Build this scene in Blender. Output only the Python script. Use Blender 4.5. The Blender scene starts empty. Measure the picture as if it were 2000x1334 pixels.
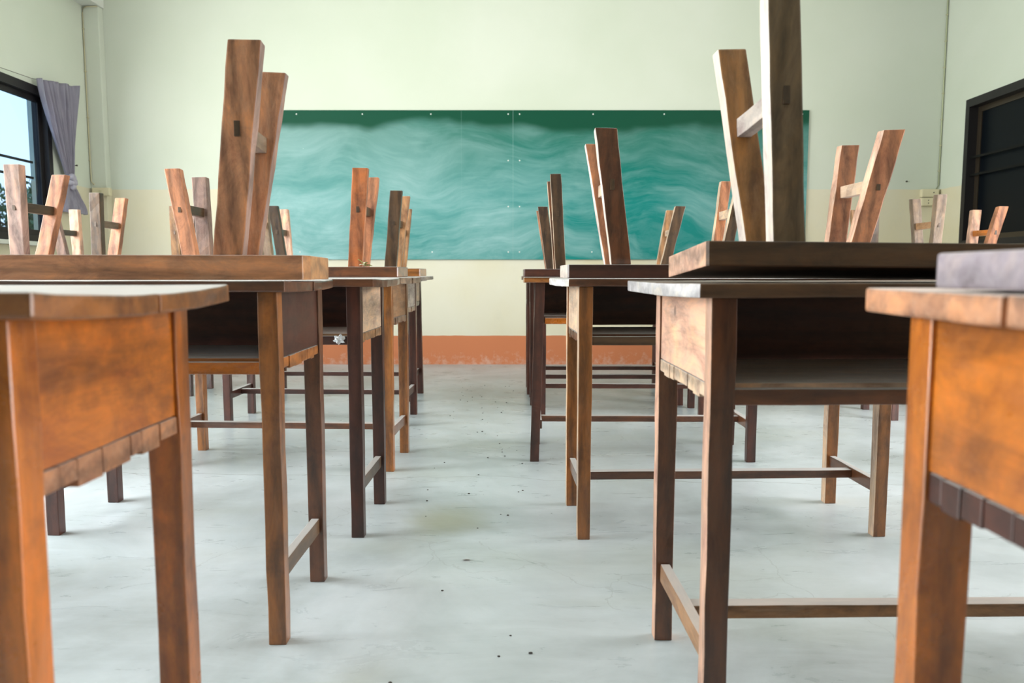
import bpy, bmesh, math, random
from mathutils import Vector, Matrix, noise

PI = math.pi
SC = bpy.context.scene
COL = SC.collection

# ------------------------------------------------------------------ camera
CAM_H = 0.735
cam_d = bpy.data.cameras.new('camera')
cam_d.sensor_width = 36.0
cam_d.lens = 25.92
cam_d.clip_start = 0.02
cam_d.dof.use_dof = True
cam_d.dof.focus_distance = 2.25
cam_d.dof.aperture_fstop = 5.6
cam = bpy.data.objects.new('camera', cam_d)
COL.objects.link(cam)
cam.location = (0, 0, CAM_H)
cam.rotation_euler = (PI / 2 - math.atan(132 / 1440.0), 0, 0)
SC.camera = cam

# ------------------------------------------------------------------ world (bright hazy sky)
world = bpy.data.worlds.new('sky')
SC.world = world
world.use_nodes = True
wn, wl = world.node_tree.nodes, world.node_tree.links
wn.clear()
w_out = wn.new('ShaderNodeOutputWorld')
w_bg = wn.new('ShaderNodeBackground')
w_tc = wn.new('ShaderNodeTexCoord')
w_sep = wn.new('ShaderNodeSeparateXYZ')
w_ramp = wn.new('ShaderNodeValToRGB')
w_map = wn.new('ShaderNodeMapRange')
w_map.inputs[1].default_value = -0.3
w_map.inputs[2].default_value = 1.0
wl.new(w_tc.outputs['Generated'], w_sep.inputs[0])
wl.new(w_sep.outputs['Z'], w_map.inputs[0])
wl.new(w_map.outputs[0], w_ramp.inputs[0])
cr = w_ramp.color_ramp
cr.elements[0].position = 0.0
cr.elements[0].color = (0.50, 0.52, 0.47, 1)
cr.elements[1].position = 1.0
cr.elements[1].color = (0.42, 0.60, 0.90, 1)
for p, c in ((0.22, (0.62, 0.64, 0.60, 1)), (0.26, (1.0, 1.0, 1.0, 1)), (0.45, (0.85, 0.94, 1.05, 1))):
    e = cr.elements.new(p)
    e.color = c
wl.new(w_ramp.outputs[0], w_bg.inputs[0])
w_bg.inputs[1].default_value = 2.4
wl.new(w_bg.outputs[0], w_out.inputs[0])

SC.view_settings.view_transform = 'Standard'
SC.view_settings.look = 'None'
SC.view_settings.gamma = 1.0
SC.view_settings.use_curve_mapping = False
SC.view_settings.exposure = 0.30
SC.cycles.use_denoising = True
SC.cycles.max_bounces = 10
SC.cycles.diffuse_bounces = 2
SC.cycles.glossy_bounces = 4
SC.cycles.transparent_max_bounces = 8
SC.cycles.sample_clamp_indirect = 6.0

# room extents
XL, XR, YF, YB, ZC = -3.32, 3.41, 5.97, -4.6, 3.25
WT = 0.16
# (y0, y1, z0, z1) openings
LEFT_OPEN = [(3.70, 5.42, 0.96, 2.04), (0.75, 3.25, 0.0, 2.75), (-2.4, 0.30, 0.96, 2.04)]  # second: added entrance, raised to let in more side light
RIGHT_OPEN = [(3.9, 5.665, 0.94, 2.03), (1.35, 3.15, 0.0, 2.04)]


def opening_light(x, y0, y1, z0, z1, sign, radiance, col):
    """soft daylight entering through a window opening: a lamp standing just outside it"""
    d = bpy.data.lights.new('window_daylight', 'AREA')
    d.shape = 'RECTANGLE'
    d.size = y1 - y0
    d.size_y = z1 - z0
    d.energy = radiance * PI * (y1 - y0) * (z1 - z0)
    d.color = col
    o = bpy.data.objects.new('window_daylight', d)
    COL.objects.link(o)
    xax = Vector((0, 1, 0))
    zax = Vector((-sign, 0, 0))
    yax = zax.cross(xax)
    m = Matrix((xax, yax, zax)).transposed().to_4x4()
    m.translation = (x, (y0 + y1) / 2, (z0 + z1) / 2)
    o.matrix_world = m


LC = (0.98, 1.0, 0.975)
RC = (1.0, 0.945, 0.915)
LX, RX = XL - WT - 0.02, XR + WT + 0.02
opening_light(LX, 3.75, 4.68, 1.0, 2.0, 1, 13.0, LC)
opening_light(LX, 0.8, 3.2, 0.03, 2.72, 1, 11.5, LC)  # lamp for the added left entrance, giving low side light
opening_light(RX, 1.4, 3.1, 0.03, 2.0, -1, 13.0, RC)  # lamp for the added right entrance


# ------------------------------------------------------------------ material helpers
def new_mat(name):
    m = bpy.data.materials.new(name)
    m.use_nodes = True
    nt = m.node_tree
    b = nt.nodes['Principled BSDF']
    return m, nt, b


def N(nt, t, **kw):
    n = nt.nodes.new(t)
    for k, v in kw.items():
        if k.startswith('i_'):
            n.inputs[k[2:]].default_value = v
        else:
            setattr(n, k, v)
    return n


def ramp(nt, stops, interp='LINEAR'):
    r = nt.nodes.new('ShaderNodeValToRGB')
    r.color_ramp.interpolation = interp
    els = r.color_ramp.elements
    while len(els) > 1:
        els.remove(els[-1])
    els[0].position = stops[0][0]
    els[0].color = stops[0][1]
    for p, c in stops[1:]:
        e = els.new(p)
        e.color = c
    return r


def c4(c, k=1.0):
    return (c[0] * k, c[1] * k, c[2] * k, 1)


def mix(nt, fac, a, b, blend='MIX'):
    m = nt.nodes.new('ShaderNodeMix')
    m.data_type = 'RGBA'
    m.blend_type = blend
    for sock, v in ((m.inputs[0], fac), (m.inputs[6], a), (m.inputs[7], b)):
        if isinstance(v, bpy.types.NodeSocket):
            nt.links.new(v, sock)
        else:
            sock.default_value = v
    return m.outputs[2]


def math_n(nt, op, a, b=None, c=None, clamp=False):
    m = nt.nodes.new('ShaderNodeMath')
    m.operation = op
    m.use_clamp = clamp
    for i, v in enumerate((a, b, c)):
        if v is None:
            continue
        if isinstance(v, bpy.types.NodeSocket):
            nt.links.new(v, m.inputs[i])
        else:
            m.inputs[i].default_value = v
    return m.outputs[0]


_wood_cache = {}


def wood(key, base, axis, dust_glare=0.5, rough=0.45, wear=0.35, dark=0.35, coat=0.0, worn=None, contrast=1.0, sheen=0.15):
    """old timber: long fibres along one local axis, stains, scuffs, a film of dust on upward faces"""
    ck = (key, axis)
    if ck in _wood_cache:
        return _wood_cache[ck]
    m, nt, b = new_mat('wood_%s_%s' % (key, axis))
    L = nt.links
    tc = N(nt, 'ShaderNodeTexCoord')
    oi = N(nt, 'ShaderNodeObjectInfo')
    # offset each piece so no two share their figure
    off = N(nt, 'ShaderNodeVectorMath', operation='SCALE')
    comb = N(nt, 'ShaderNodeCombineXYZ')
    for i in range(3):
        L.new(oi.outputs['Random'], comb.inputs[i])
    L.new(comb.outputs[0], off.inputs[0])
    off.inputs['Scale'].default_value = 13.7
    add = N(nt, 'ShaderNodeVectorMath', operation='ADD')
    L.new(tc.outputs['Object'], add.inputs[0])
    L.new(off.outputs[0], add.inputs[1])
    mp = N(nt, 'ShaderNodeMapping')
    L.new(add.outputs[0], mp.inputs[0])
    sc = {'x': (2.2, 15, 15), 'y': (15, 2.2, 15), 'z': (15, 15, 2.2)}[axis]
    mp.inputs['Scale'].default_value = sc
    # warped grain
    nz = N(nt, 'ShaderNodeTexNoise')
    nz.inputs['Scale'].default_value = 2.6
    nz.inputs['Detail'].default_value = 5
    nz.inputs['Roughness'].default_value = 0.6
    nz.inputs['Distortion'].default_value = 1.2
    L.new(mp.outputs[0], nz.inputs['Vector'])
    wv = N(nt, 'ShaderNodeTexWave')
    wv.wave_type = 'BANDS'
    wv.bands_direction = {'x': 'Z', 'y': 'X', 'z': 'X'}[axis]
    wv.inputs['Scale'].default_value = 0.55
    wv.inputs['Distortion'].default_value = 9.0
    wv.inputs['Detail'].default_value = 3
    wv.inputs['Detail Scale'].default_value = 0.8
    L.new(mp.outputs[0], wv.inputs['Vector'])
    fine = N(nt, 'ShaderNodeTexNoise')
    fine.inputs['Scale'].default_value = 16
    fine.inputs['Detail'].default_value = 4
    L.new(mp.outputs[0], fine.inputs['Vector'])
    blot = N(nt, 'ShaderNodeTexNoise')
    blot.inputs['Scale'].default_value = 7
    blot.inputs['Detail'].default_value = 6
    blot.inputs['Roughness'].default_value = 0.65
    L.new(add.outputs[0], blot.inputs['Vector'])
    g = math_n(nt, 'MULTIPLY_ADD', wv.outputs['Fac'], 0.30, math_n(nt, 'MULTIPLY', nz.outputs['Fac'], 0.75))
    g = math_n(nt, 'MULTIPLY_ADD', fine.outputs['Fac'], 0.25, g)
    lo = 1 - 0.62 * contrast
    hi = 1 + 0.40 * contrast
    r1 = ramp(nt, [(0.30, c4(base, lo)), (0.52, c4(base, 0.85)), (0.78, c4(base, hi))])
    L.new(g, r1.inputs[0])
    # per piece brightness
    br = N(nt, 'ShaderNodeMapRange')
    br.inputs[3].default_value = 0.78
    br.inputs[4].default_value = 1.22
    L.new(oi.outputs['Random'], br.inputs[0])
    bright = N(nt, 'ShaderNodeVectorMath', operation='SCALE')
    L.new(r1.outputs[0], bright.inputs[0])
    L.new(br.outputs[0], bright.inputs['Scale'])
    col = bright.outputs[0]
    # warm and cool drifts in the old finish
    dr = N(nt, 'ShaderNodeTexNoise')
    dr.inputs['Scale'].default_value = 11
    dr.inputs['Detail'].default_value = 8
    dr.inputs['Roughness'].default_value = 0.72
    dr.inputs['Distortion'].default_value = 0.9
    dmp = N(nt, 'ShaderNodeMapping')
    dmp.inputs['Location'].default_value = (5.1, 2.3, 7.7)
    dmp.inputs['Scale'].default_value = {'x': (0.6, 1.3, 1.3), 'y': (1.3, 0.6, 1.3), 'z': (1.3, 1.3, 0.6)}[axis]
    L.new(add.outputs[0], dmp.inputs[0])
    L.new(dmp.outputs[0], dr.inputs['Vector'])
    rd = ramp(nt, [(0.32, (0.50, 0.40, 0.42, 1)), (0.50, (1.0, 1.0, 1.0, 1)), (0.68, (1.45, 1.30, 1.05, 1))])
    L.new(dr.outputs['Fac'], rd.inputs[0])
    col = mix(nt, 0.85, col, rd.outputs[0], 'MULTIPLY')
    # dark stains
    r2 = ramp(nt, [(0.54, (0, 0, 0, 1)), (0.66, (1, 1, 1, 1))])
    L.new(blot.outputs['Fac'], r2.inputs[0])
    f = math_n(nt, 'MULTIPLY', r2.outputs[0], dark)
    col = mix(nt, f, col, c4(base, 0.18))
    # pale rubbed scuffs
    wr = N(nt, 'ShaderNodeTexNoise')
    wr.inputs['Scale'].default_value = 4.3
    wr.inputs['Detail'].default_value = 7
    wr.inputs['Roughness'].default_value = 0.7
    wr.inputs['Distortion'].default_value = 0.6
    L.new(mp.outputs[0], wr.inputs['Vector'])
    r3 = ramp(nt, [(0.50, (0, 0, 0, 1)), (0.70, (1, 1, 1, 1))])
    L.new(wr.outputs['Fac'], r3.inputs[0])
    wc = worn or tuple(min(1, v * 1.5 + 0.08) for v in base)
    col = mix(nt, math_n(nt, 'MULTIPLY', r3.outputs[0], wear), col, c4(wc))
    # small knots / dents
    vo = N(nt, 'ShaderNodeTexVoronoi')
    vo.inputs['Scale'].default_value = 5
    L.new(add.outputs[0], vo.inputs['Vector'])
    r5 = ramp(nt, [(0.0, (1, 1, 1, 1)), (0.035, (0.8, 0.8, 0.8, 1)), (0.06, (0, 0, 0, 1))])
    L.new(vo.outputs['Distance'], r5.inputs[0])
    col = mix(nt, math_n(nt, 'MULTIPLY', r5.outputs[0], 0.7), col, c4(base, 0.10))
    # upward faces whitened: dusty film plus grazing reflection painted in
    geo = N(nt, 'ShaderNodeNewGeometry')
    sp = N(nt, 'ShaderNodeSeparateXYZ')
    L.new(geo.outputs['Normal'], sp.inputs[0])
    r4 = ramp(nt, [(0.80, (0, 0, 0, 1)), (0.97, (1, 1, 1, 1))])
    L.new(sp.outputs['Z'], r4.inputs[0])
    dn = math_n(nt, 'MULTIPLY_ADD', blot.outputs['Fac'], 0.5, 0.75, clamp=True)
    df = math_n(nt, 'MULTIPLY', r4.outputs[0], math_n(nt, 'MULTIPLY', dn, dust_glare))
    col = mix(nt, df, col, (0.72, 0.72, 0.71, 1))
    L.new(col, b.inputs['Base Color'])
    rr = math_n(nt, 'MULTIPLY_ADD', blot.outputs['Fac'], 0.35, rough - 0.18)
    rr = math_n(nt, 'MULTIPLY_ADD', df, 0.75, rr, clamp=True)
    L.new(rr, b.inputs['Roughness'])
    L.new(math_n(nt, 'MULTIPLY_ADD', df, -0.45, 0.55, clamp=True), b.inputs['Specular IOR Level'])
    b.inputs['Sheen Weight'].default_value = sheen
    b.inputs['Sheen Roughness'].default_value = 0.35
    b.inputs['Sheen Tint'].default_value = (1.0, 0.93, 0.88, 1)
    if coat:
        L.new(math_n(nt, 'MULTIPLY_ADD', df, -coat, coat, clamp=True), b.inputs['Coat Weight'])
        b.inputs['Coat Roughness'].default_value = 0.16
    bp = N(nt, 'ShaderNodeBump')
    bp.inputs['Strength'].default_value = 0.25
    bp.inputs['Distance'].default_value = 0.002
    L.new(math_n(nt, 'ADD', g, math_n(nt, 'MULTIPLY', r5.outputs[0], -0.5)), bp.inputs['Height'])
    L.new(bp.outputs[0], b.inputs['Normal'])
    _wood_cache[ck] = m
    return m


# colour families of the timber; every key gives three grain directions
FAM = {
    'varnish':  dict(sheen=0.0, base=(0.46, 0.135, 0.012), rough=0.30, coat=0.5, wear=0.18, dark=0.45, dust_glare=0.75, contrast=0.8),
    'honey':    dict(base=(0.32, 0.150, 0.050), rough=0.42, wear=0.30, dark=0.30, dust_glare=0.8, contrast=0.8),
    'amber':    dict(sheen=0.0, base=(0.22, 0.080, 0.016), rough=0.38, coat=0.5, wear=0.22, dark=0.5, dust_glare=0.85),
    'brown':    dict(sheen=0.0, base=(0.095, 0.034, 0.013), rough=0.38, coat=0.5, wear=0.22, dark=0.5, dust_glare=0.8, worn=(0.22, 0.11, 0.055)),
    'dark':     dict(sheen=0.0, base=(0.050, 0.015, 0.009), rough=0.40, coat=0.2, wear=0.15, dark=0.4, dust_glare=0.7, worn=(0.10, 0.05, 0.03)),
    'rosy':     dict(base=(0.36, 0.150, 0.074), rough=0.5, wear=0.30, dark=0.30, dust_glare=0.5, worn=(0.38, 0.21, 0.13)),
    'mauve':    dict(base=(0.24, 0.150, 0.120), rough=0.55, wear=0.40, dark=0.25, dust_glare=0.5, worn=(0.36, 0.26, 0.21)),
    'copper':   dict(sheen=0.0, base=(0.27, 0.088, 0.030), rough=0.42, coat=0.2, wear=0.25, dark=0.45, dust_glare=0.5),
    'walnut':   dict(sheen=0.0, base=(0.080, 0.040, 0.017), rough=0.5, wear=0.25, dark=0.4, dust_glare=0.12, worn=(0.15, 0.09, 0.05)),
    'moss':     dict(sheen=0.0, base=(0.105, 0.072, 0.040), rough=0.55, wear=0.30, dark=0.4, dust_glare=0.4, worn=(0.18, 0.13, 0.08)),
    'salmon':   dict(base=(0.46, 0.215, 0.110), rough=0.5, wear=0.35, dark=0.22, dust_glare=0.5, worn=(0.60, 0.37, 0.24)),
    'lilac':    dict(base=(0.30, 0.255, 0.290), rough=0.5, wear=0.40, dark=0.18, dust_glare=0.5, worn=(0.42, 0.38, 0.40), contrast=0.5),
    'ash':      dict(base=(0.42, 0.41, 0.42), rough=0.6, wear=0.4, dark=0.2, dust_glare=0.5, worn=(0.52, 0.52, 0.53), contrast=0.5),  # tabletop ends, side light put into the colour
    'bone':     dict(base=(0.56, 0.485, 0.435), rough=0.6, wear=0.3, dark=0.12, dust_glare=0.3, worn=(0.62, 0.57, 0.53), contrast=0.4),  # narrow faces, strong side light put into the colour
    'pink':     dict(base=(0.56, 0.33, 0.23), rough=0.5, wear=0.45, dark=0.18, dust_glare=0.5, worn=(0.66, 0.50, 0.42)),
    'tan':      dict(base=(0.27, 0.140, 0.062), rough=0.5, wear=0.40, dark=0.35, dust_glare=0.6, worn=(0.45, 0.32, 0.21)),
    'driftwood': dict(base=(0.17, 0.115, 0.072), rough=0.55, wear=0.35, dark=0.35, dust_glare=0.6, worn=(0.34, 0.28, 0.22)),
    'umber':    dict(sheen=0.0, base=(0.060, 0.032, 0.014), rough=0.45, coat=0.2, wear=0.25, dark=0.35, dust_glare=0.75, worn=(0.13, 0.08, 0.045)),
    'pale':     dict(base=(0.46, 0.330, 0.230), rough=0.5, wear=0.45, dark=0.2, dust_glare=0.7, worn=(0.58, 0.50, 0.42)),
    'greywood': dict(base=(0.27, 0.235, 0.195), rough=0.6, wear=0.4, dark=0.5, dust_glare=0.7, worn=(0.42, 0.41, 0.39)),
}


def W(key, axis):
    return wood(key, axis=axis, **FAM[key])


# ------------------------------------------------------------------ object helpers
def tag(o, label=None, cat=None, group=None, kind=None):
    if label:
        o['label'] = label
    if cat:
        o['category'] = cat
    if group:
        o['group'] = group
    if kind:
        o['kind'] = kind
    return o


def empty(name, loc=(0, 0, 0), rz=0.0, rx=0.0, ry=0.0):
    o = bpy.data.objects.new(name, None)
    o.empty_display_size = 0.1
    COL.objects.link(o)
    o.location = loc
    o.rotation_euler = (rx, ry, rz)
    return o


def obj(name, bm, mat, parent=None, smooth=False, xlit=None):
    me = bpy.data.meshes.new(name)
    bmesh.ops.recalc_face_normals(bm, faces=bm.faces[:])
    if xlit is not None:  # second tint on x-facing faces: side light painted in
        mat = [mat, xlit]
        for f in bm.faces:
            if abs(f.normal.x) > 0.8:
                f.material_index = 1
    bm.to_mesh(me)
    bm.free()
    for mm in (mat if isinstance(mat, (list, tuple)) else [mat]):
        me.materials.append(mm)
    if smooth:
        for p in me.polygons:
            p.use_smooth = True
    o = bpy.data.objects.new(name, me)
    COL.objects.link(o)
    if parent is not None:
        o.parent = parent
    return o


def quad_prism(bm, lo, hi, seg=1, jit=0.0, bev=0.0, rnd=None, mat=0):
    """prism from a lower quad (4 pts) to an upper quad, with segments in between; edges worn and rounded"""
    tmp = bmesh.new()
    rings = []
    for s in range(seg + 1):
        t = s / seg
        ring = []
        for a, c in zip(lo, hi):
            p = Vector(a).lerp(Vector(c), t)
            if jit and rnd and 0 < s < seg:
                p += Vector((rnd.uniform(-jit, jit), rnd.uniform(-jit, jit), rnd.uniform(-jit, jit)))
            elif jit and rnd:
                p += Vector((rnd.uniform(-jit, jit), rnd.uniform(-jit, jit), rnd.uniform(-jit, jit))) * 0.5
            ring.append(tmp.verts.new(p))
        rings.append(ring)
    for s in range(seg):
        for i in range(4):
            j = (i + 1) % 4
            tmp.faces.new((rings[s][i], rings[s][j], rings[s + 1][j], rings[s + 1][i]))
    tmp.faces.new(rings[0][::-1])
    tmp.faces.new(rings[-1])
    bmesh.ops.recalc_face_normals(tmp, faces=tmp.faces[:])
    if bev > 0:
        es = []
        for e in tmp.edges:
            if len(e.link_faces) == 2:
                if e.link_faces[0].normal.dot(e.link_faces[1].normal) < 0.6:
                    es.append(e)
        bmesh.ops.bevel(tmp, geom=es, offset=bev, segments=2, profile=0.6, affect='EDGES', clamp_overlap=True)
    base = len(bm.verts)
    vm = {}
    for v in tmp.verts:
        vm[v] = bm.verts.new(v.co)
    for f in tmp.faces:
        try:
            nf = bm.faces.new([vm[v] for v in f.verts])
            nf.material_index = mat
        except ValueError:
            pass
    tmp.free()


def box(bm, x0, x1, y0, y1, z0, z1, bev=0.0, seg=1, jit=0.0, rnd=None, axis='z', mat=0):
    if axis == 'z':
        lo = [(x0, y0, z0), (x1, y0, z0), (x1, y1, z0), (x0, y1, z0)]
        hi = [(x0, y0, z1), (x1, y0, z1), (x1, y1, z1), (x0, y1, z1)]
    elif axis == 'x':
        lo = [(x0, y0, z0), (x0, y1, z0), (x0, y1, z1), (x0, y0, z1)]
        hi = [(x1, y0, z0), (x1, y1, z0), (x1, y1, z1), (x1, y0, z1)]
    else:
        lo = [(x0, y0, z0), (x1, y0, z0), (x1, y0, z1), (x0, y0, z1)]
        hi = [(x0, y1, z0), (x1, y1, z0), (x1, y1, z1), (x0, y1, z1)]
    quad_prism(bm, lo, hi, seg, jit, bev, rnd, mat)


def box_obj(name, dims, mat, parent=None, **kw):
    bm = bmesh.new()
    box(bm, *dims, **kw)
    return obj(name, bm, mat, parent)


def tube(bm, pts, r, n=8, cap=True):
    rings = []
    pts = [Vector(p) for p in pts]
    for i, p in enumerate(pts):
        if i == 0:
            d = pts[1] - p
        elif i == len(pts) - 1:
            d = p - pts[i - 1]
        else:
            d = pts[i + 1] - pts[i - 1]
        d.normalize()
        up = Vector((0, 0, 1)) if abs(d.z) < 0.9 else Vector((1, 0, 0))
        a = d.cross(up).normalized()
        c = d.cross(a).normalized()
        rr = r[i] if isinstance(r, (list, tuple)) else r
        rings.append([bm.verts.new(p + a * rr * math.cos(2 * PI * k / n) + c * rr * math.sin(2 * PI * k / n)) for k in range(n)])
    for i in range(len(rings) - 1):
        for k in range(n):
            j = (k + 1) % n
            bm.faces.new((rings[i][k], rings[i][j], rings[i + 1][j], rings[i + 1][k]))
    if cap:
        bm.faces.new(rings[0][::-1])
        bm.faces.new(rings[-1])


# ------------------------------------------------------------------ plain materials
def plain(name, col, rough=0.6, metal=0.0, spec=0.5):
    m, nt, b = new_mat(name)
    b.inputs['Base Color'].default_value = c4(col)
    b.inputs['Roughness'].default_value = rough
    b.inputs['Metallic'].default_value = metal
    b.inputs['Specular IOR Level'].default_value = spec
    return m


def wall_material():
    m, nt, b = new_mat('painted_plaster')
    L = nt.links
    geo = N(nt, 'ShaderNodeNewGeometry')
    sp = N(nt, 'ShaderNodeSeparateXYZ')
    L.new(geo.outputs['Position'], sp.inputs[0])
    n1 = N(nt, 'ShaderNodeTexNoise')
    n1.inputs['Scale'].default_value = 9
    n1.inputs['Detail'].default_value = 6
    L.new(geo.outputs['Position'], n1.inputs['Vector'])
    n2 = N(nt, 'ShaderNodeTexNoise')
    n2.inputs['Scale'].default_value = 1.1
    n2.inputs['Detail'].default_value = 4
    L.new(geo.outputs['Position'], n2.inputs['Vector'])
    # wobbly paint edges
    zw = math_n(nt, 'MULTIPLY_ADD', math_n(nt, 'SUBTRACT', n1.outputs['Fac'], 0.5), 0.012, sp.outputs['Z'])
    up = ramp(nt, [(0.35, (0.65, 0.705, 0.585, 1)), (0.65, (0.70, 0.745, 0.64, 1))])
    L.new(n2.outputs['Fac'], up.inputs[0])
    cream = ramp(nt, [(0.35, (0.74, 0.68, 0.47, 1)), (0.65, (0.78, 0.75, 0.61, 1))])
    L.new(n2.outputs['Fac'], cream.inputs[0])
    # scuffs on cream
    n3 = N(nt, 'ShaderNodeTexNoise')
    n3.inputs['Scale'].default_value = 5
    n3.inputs['Detail'].default_value = 9
    n3.inputs['Roughness'].default_value = 0.75
    mp = N(nt, 'ShaderNodeMapping')
    mp.inputs['Scale'].default_value = (1, 1, 0.5)
    L.new(geo.outputs['Position'], mp.inputs[0])
    L.new(mp.outputs[0], n3.inputs['Vector'])
    rs = ramp(nt, [(0.56, (0, 0, 0, 1)), (0.75, (1, 1, 1, 1))])
    L.new(n3.outputs['Fac'], rs.inputs[0])
    creamc = mix(nt, math_n(nt, 'MULTIPLY', rs.outputs[0], 0.30), cream.outputs[0], (0.62, 0.62, 0.52, 1))
    # terracotta skirting paint with worn pale foot
    tn = N(nt, 'ShaderNodeTexNoise')
    tn.inputs['Scale'].default_value = 22
    tn.inputs['Detail'].default_value = 8
    tn.inputs['Roughness'].default_value = 0.7
    L.new(geo.outputs['Position'], tn.inputs['Vector'])
    wearh = math_n(nt, 'MULTIPLY_ADD', sp.outputs['Z'], -3.2, math_n(nt, 'MULTIPLY_ADD', tn.outputs['Fac'], 1.8, -0.30))
    rw = ramp(nt, [(0.40, (0, 0, 0, 1)), (0.75, (1, 1, 1, 1))])
    L.new(wearh, rw.inputs[0])
    terr = mix(nt, math_n(nt, 'MULTIPLY', rw.outputs[0], 0.45), (0.62, 0.215, 0.095, 1), (0.72, 0.55, 0.47, 1))
    s1 = math_n(nt, 'GREATER_THAN', zw, 1.406)
    s2 = math_n(nt, 'GREATER_THAN', zw, 0.236)
    low = mix(nt, s2, terr, creamc)
    col = mix(nt, s1, low, up.outputs[0])
    L.new(col, b.inputs['Base Color'])
    b.inputs['Roughness'].default_value = 0.62
    b.inputs['Specular IOR Level'].default_value = 0.3
    bp = N(nt, 'ShaderNodeBump')
    bp.inputs['Strength'].default_value = 0.12
    bp.inputs['Distance'].default_value = 0.01
    L.new(n3.outputs['Fac'], bp.inputs['Height'])
    L.new(bp.outputs[0], b.inputs['Normal'])
    return m


def floor_material():
    m, nt, b = new_mat('polished_concrete')
    L = nt.links
    geo = N(nt, 'ShaderNodeNewGeometry')
    sp = N(nt, 'ShaderNodeSeparateXYZ')
    L.new(geo.outputs['Position'], sp.inputs[0])
    a = N(nt, 'ShaderNodeTexNoise')
    a.inputs['Scale'].default_value = 1.3
    a.inputs['Detail'].default_value = 7
    a.inputs['Roughness'].default_value = 0.6
    a.inputs['Distortion'].default_value = 0.8
    L.new(geo.outputs['Position'], a.inputs['Vector'])
    c = ramp(nt, [(0.30, (0.37, 0.42, 0.42, 1)), (0.50, (0.50, 0.565, 0.59, 1)), (0.68, (0.64, 0.70, 0.74, 1))])
    L.new(a.outputs['Fac'], c.inputs[0])
    # trowel streaks
    mp = N(nt, 'ShaderNodeMapping')
    mp.inputs['Scale'].default_value = (1.5, 5, 1)
    mp.inputs['Rotation'].default_value = (0, 0, 0.25)
    L.new(geo.outputs['Position'], mp.inputs[0])
    s = N(nt, 'ShaderNodeTexNoise')
    s.inputs['Scale'].default_value = 2.5
    s.inputs['Detail'].default_value = 9
    s.inputs['Roughness'].default_value = 0.68
    s.inputs['Distortion'].default_value = 1.8
    L.new(mp.outputs[0], s.inputs['Vector'])
    rs = ramp(nt, [(0.35, (0, 0, 0, 1)), (0.7, (1, 1, 1, 1))])
    L.new(s.outputs['Fac'], rs.inputs[0])
    col = mix(nt, math_n(nt, 'MULTIPLY', rs.outputs[0], 0.35), c.outputs[0], (0.66, 0.73, 0.76, 1))
    cl = N(nt, 'ShaderNodeTexNoise')
    cl.inputs['Scale'].default_value = 1.9
    cl.inputs['Detail'].default_value = 8
    cl.inputs['Roughness'].default_value = 0.62
    cl.inputs['Distortion'].default_value = 0.5
    L.new(geo.outputs['Position'], cl.inputs['Vector'])
    rcl = ramp(nt, [(0.36, (0.66, 0.68, 0.67, 1)), (0.55, (1, 1, 1, 1)), (0.72, (1.12, 1.12, 1.13, 1))])
    L.new(cl.outputs['Fac'], rcl.inputs[0])
    col = mix(nt, 0.5, col, rcl.outputs[0], 'MULTIPLY')
    # olive stains
    st = N(nt, 'ShaderNodeTexNoise')
    st.inputs['Scale'].default_value = 0.9
    st.inputs['Detail'].default_value = 3
    mp2 = N(nt, 'ShaderNodeMapping')
    mp2.inputs['Location'].default_value = (3.2, 1.1, 0)
    mp2.inputs['Scale'].default_value = (1, 2.2, 1)
    L.new(geo.outputs['Position'], mp2.inputs[0])
    L.new(mp2.outputs[0], st.inputs['Vector'])
    r2 = ramp(nt, [(0.55, (0, 0, 0, 1)), (0.75, (1, 1, 1, 1))])
    L.new(st.outputs['Fac'], r2.inputs[0])
    col = mix(nt, math_n(nt, 'MULTIPLY', r2.outputs[0], 0.35), col, (0.38, 0.41, 0.31, 1))
    # two compact stains in the aisle
    for (sx, sy, rad, k, cc) in ((-0.19, 2.15, 0.16, 0.55, (0.30, 0.29, 0.13, 1)), (-0.28, 1.28, 0.12, 0.35, (0.36, 0.36, 0.27, 1))):
        vm = N(nt, 'ShaderNodeVectorMath', operation='DISTANCE')
        sc_ = N(nt, 'ShaderNodeVectorMath', operation='MULTIPLY')
        sc_.inputs[1].default_value = (1, 0.8, 1)
        L.new(geo.outputs['Position'], sc_.inputs[0])
        L.new(sc_.outputs[0], vm.inputs[0])
        vm.inputs[1].default_value = (sx, sy * 0.8, 0)
        d = math_n(nt, 'MULTIPLY_ADD', math_n(nt, 'SUBTRACT', a.outputs['Fac'], 0.5), 0.25, vm.outputs['Value'])
        rr = N(nt, 'ShaderNodeMapRange', interpolation_type='SMOOTHSTEP')
        rr.inputs[1].default_value = 0.0
        rr.inputs[2].default_value = rad
        rr.inputs[3].default_value = k
        rr.inputs[4].default_value = 0.0
        L.new(d, rr.inputs[0])
        col = mix(nt, rr.outputs[0], col, cc)
    # hairline cracks (voronoi edges, only in places) and one long crack across the aisle
    wn_ = N(nt, 'ShaderNodeTexNoise')
    wn_.inputs['Scale'].default_value = 3.2
    wn_.inputs['Detail'].default_value = 6
    L.new(geo.outputs['Position'], wn_.inputs['Vector'])
    yy = math_n(nt, 'MULTIPLY_ADD', math_n(nt, 'SUBTRACT', wn_.outputs['Fac'], 0.5), 0.16, sp.outputs['Y'])
    yy = math_n(nt, 'MULTIPLY_ADD', sp.outputs['X'], 0.06, yy)
    dist = math_n(nt, 'ABSOLUTE', math_n(nt, 'SUBTRACT', yy, 2.60))
    ck = math_n(nt, 'LESS_THAN', dist, 0.0022)
    col = mix(nt, math_n(nt, 'MULTIPLY', ck, 0.55), col, (0.18, 0.20, 0.19, 1))
    vo = N(nt, 'ShaderNodeTexVoronoi', feature='DISTANCE_TO_EDGE')
    vo.inputs['Scale'].default_value = 2.2
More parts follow.
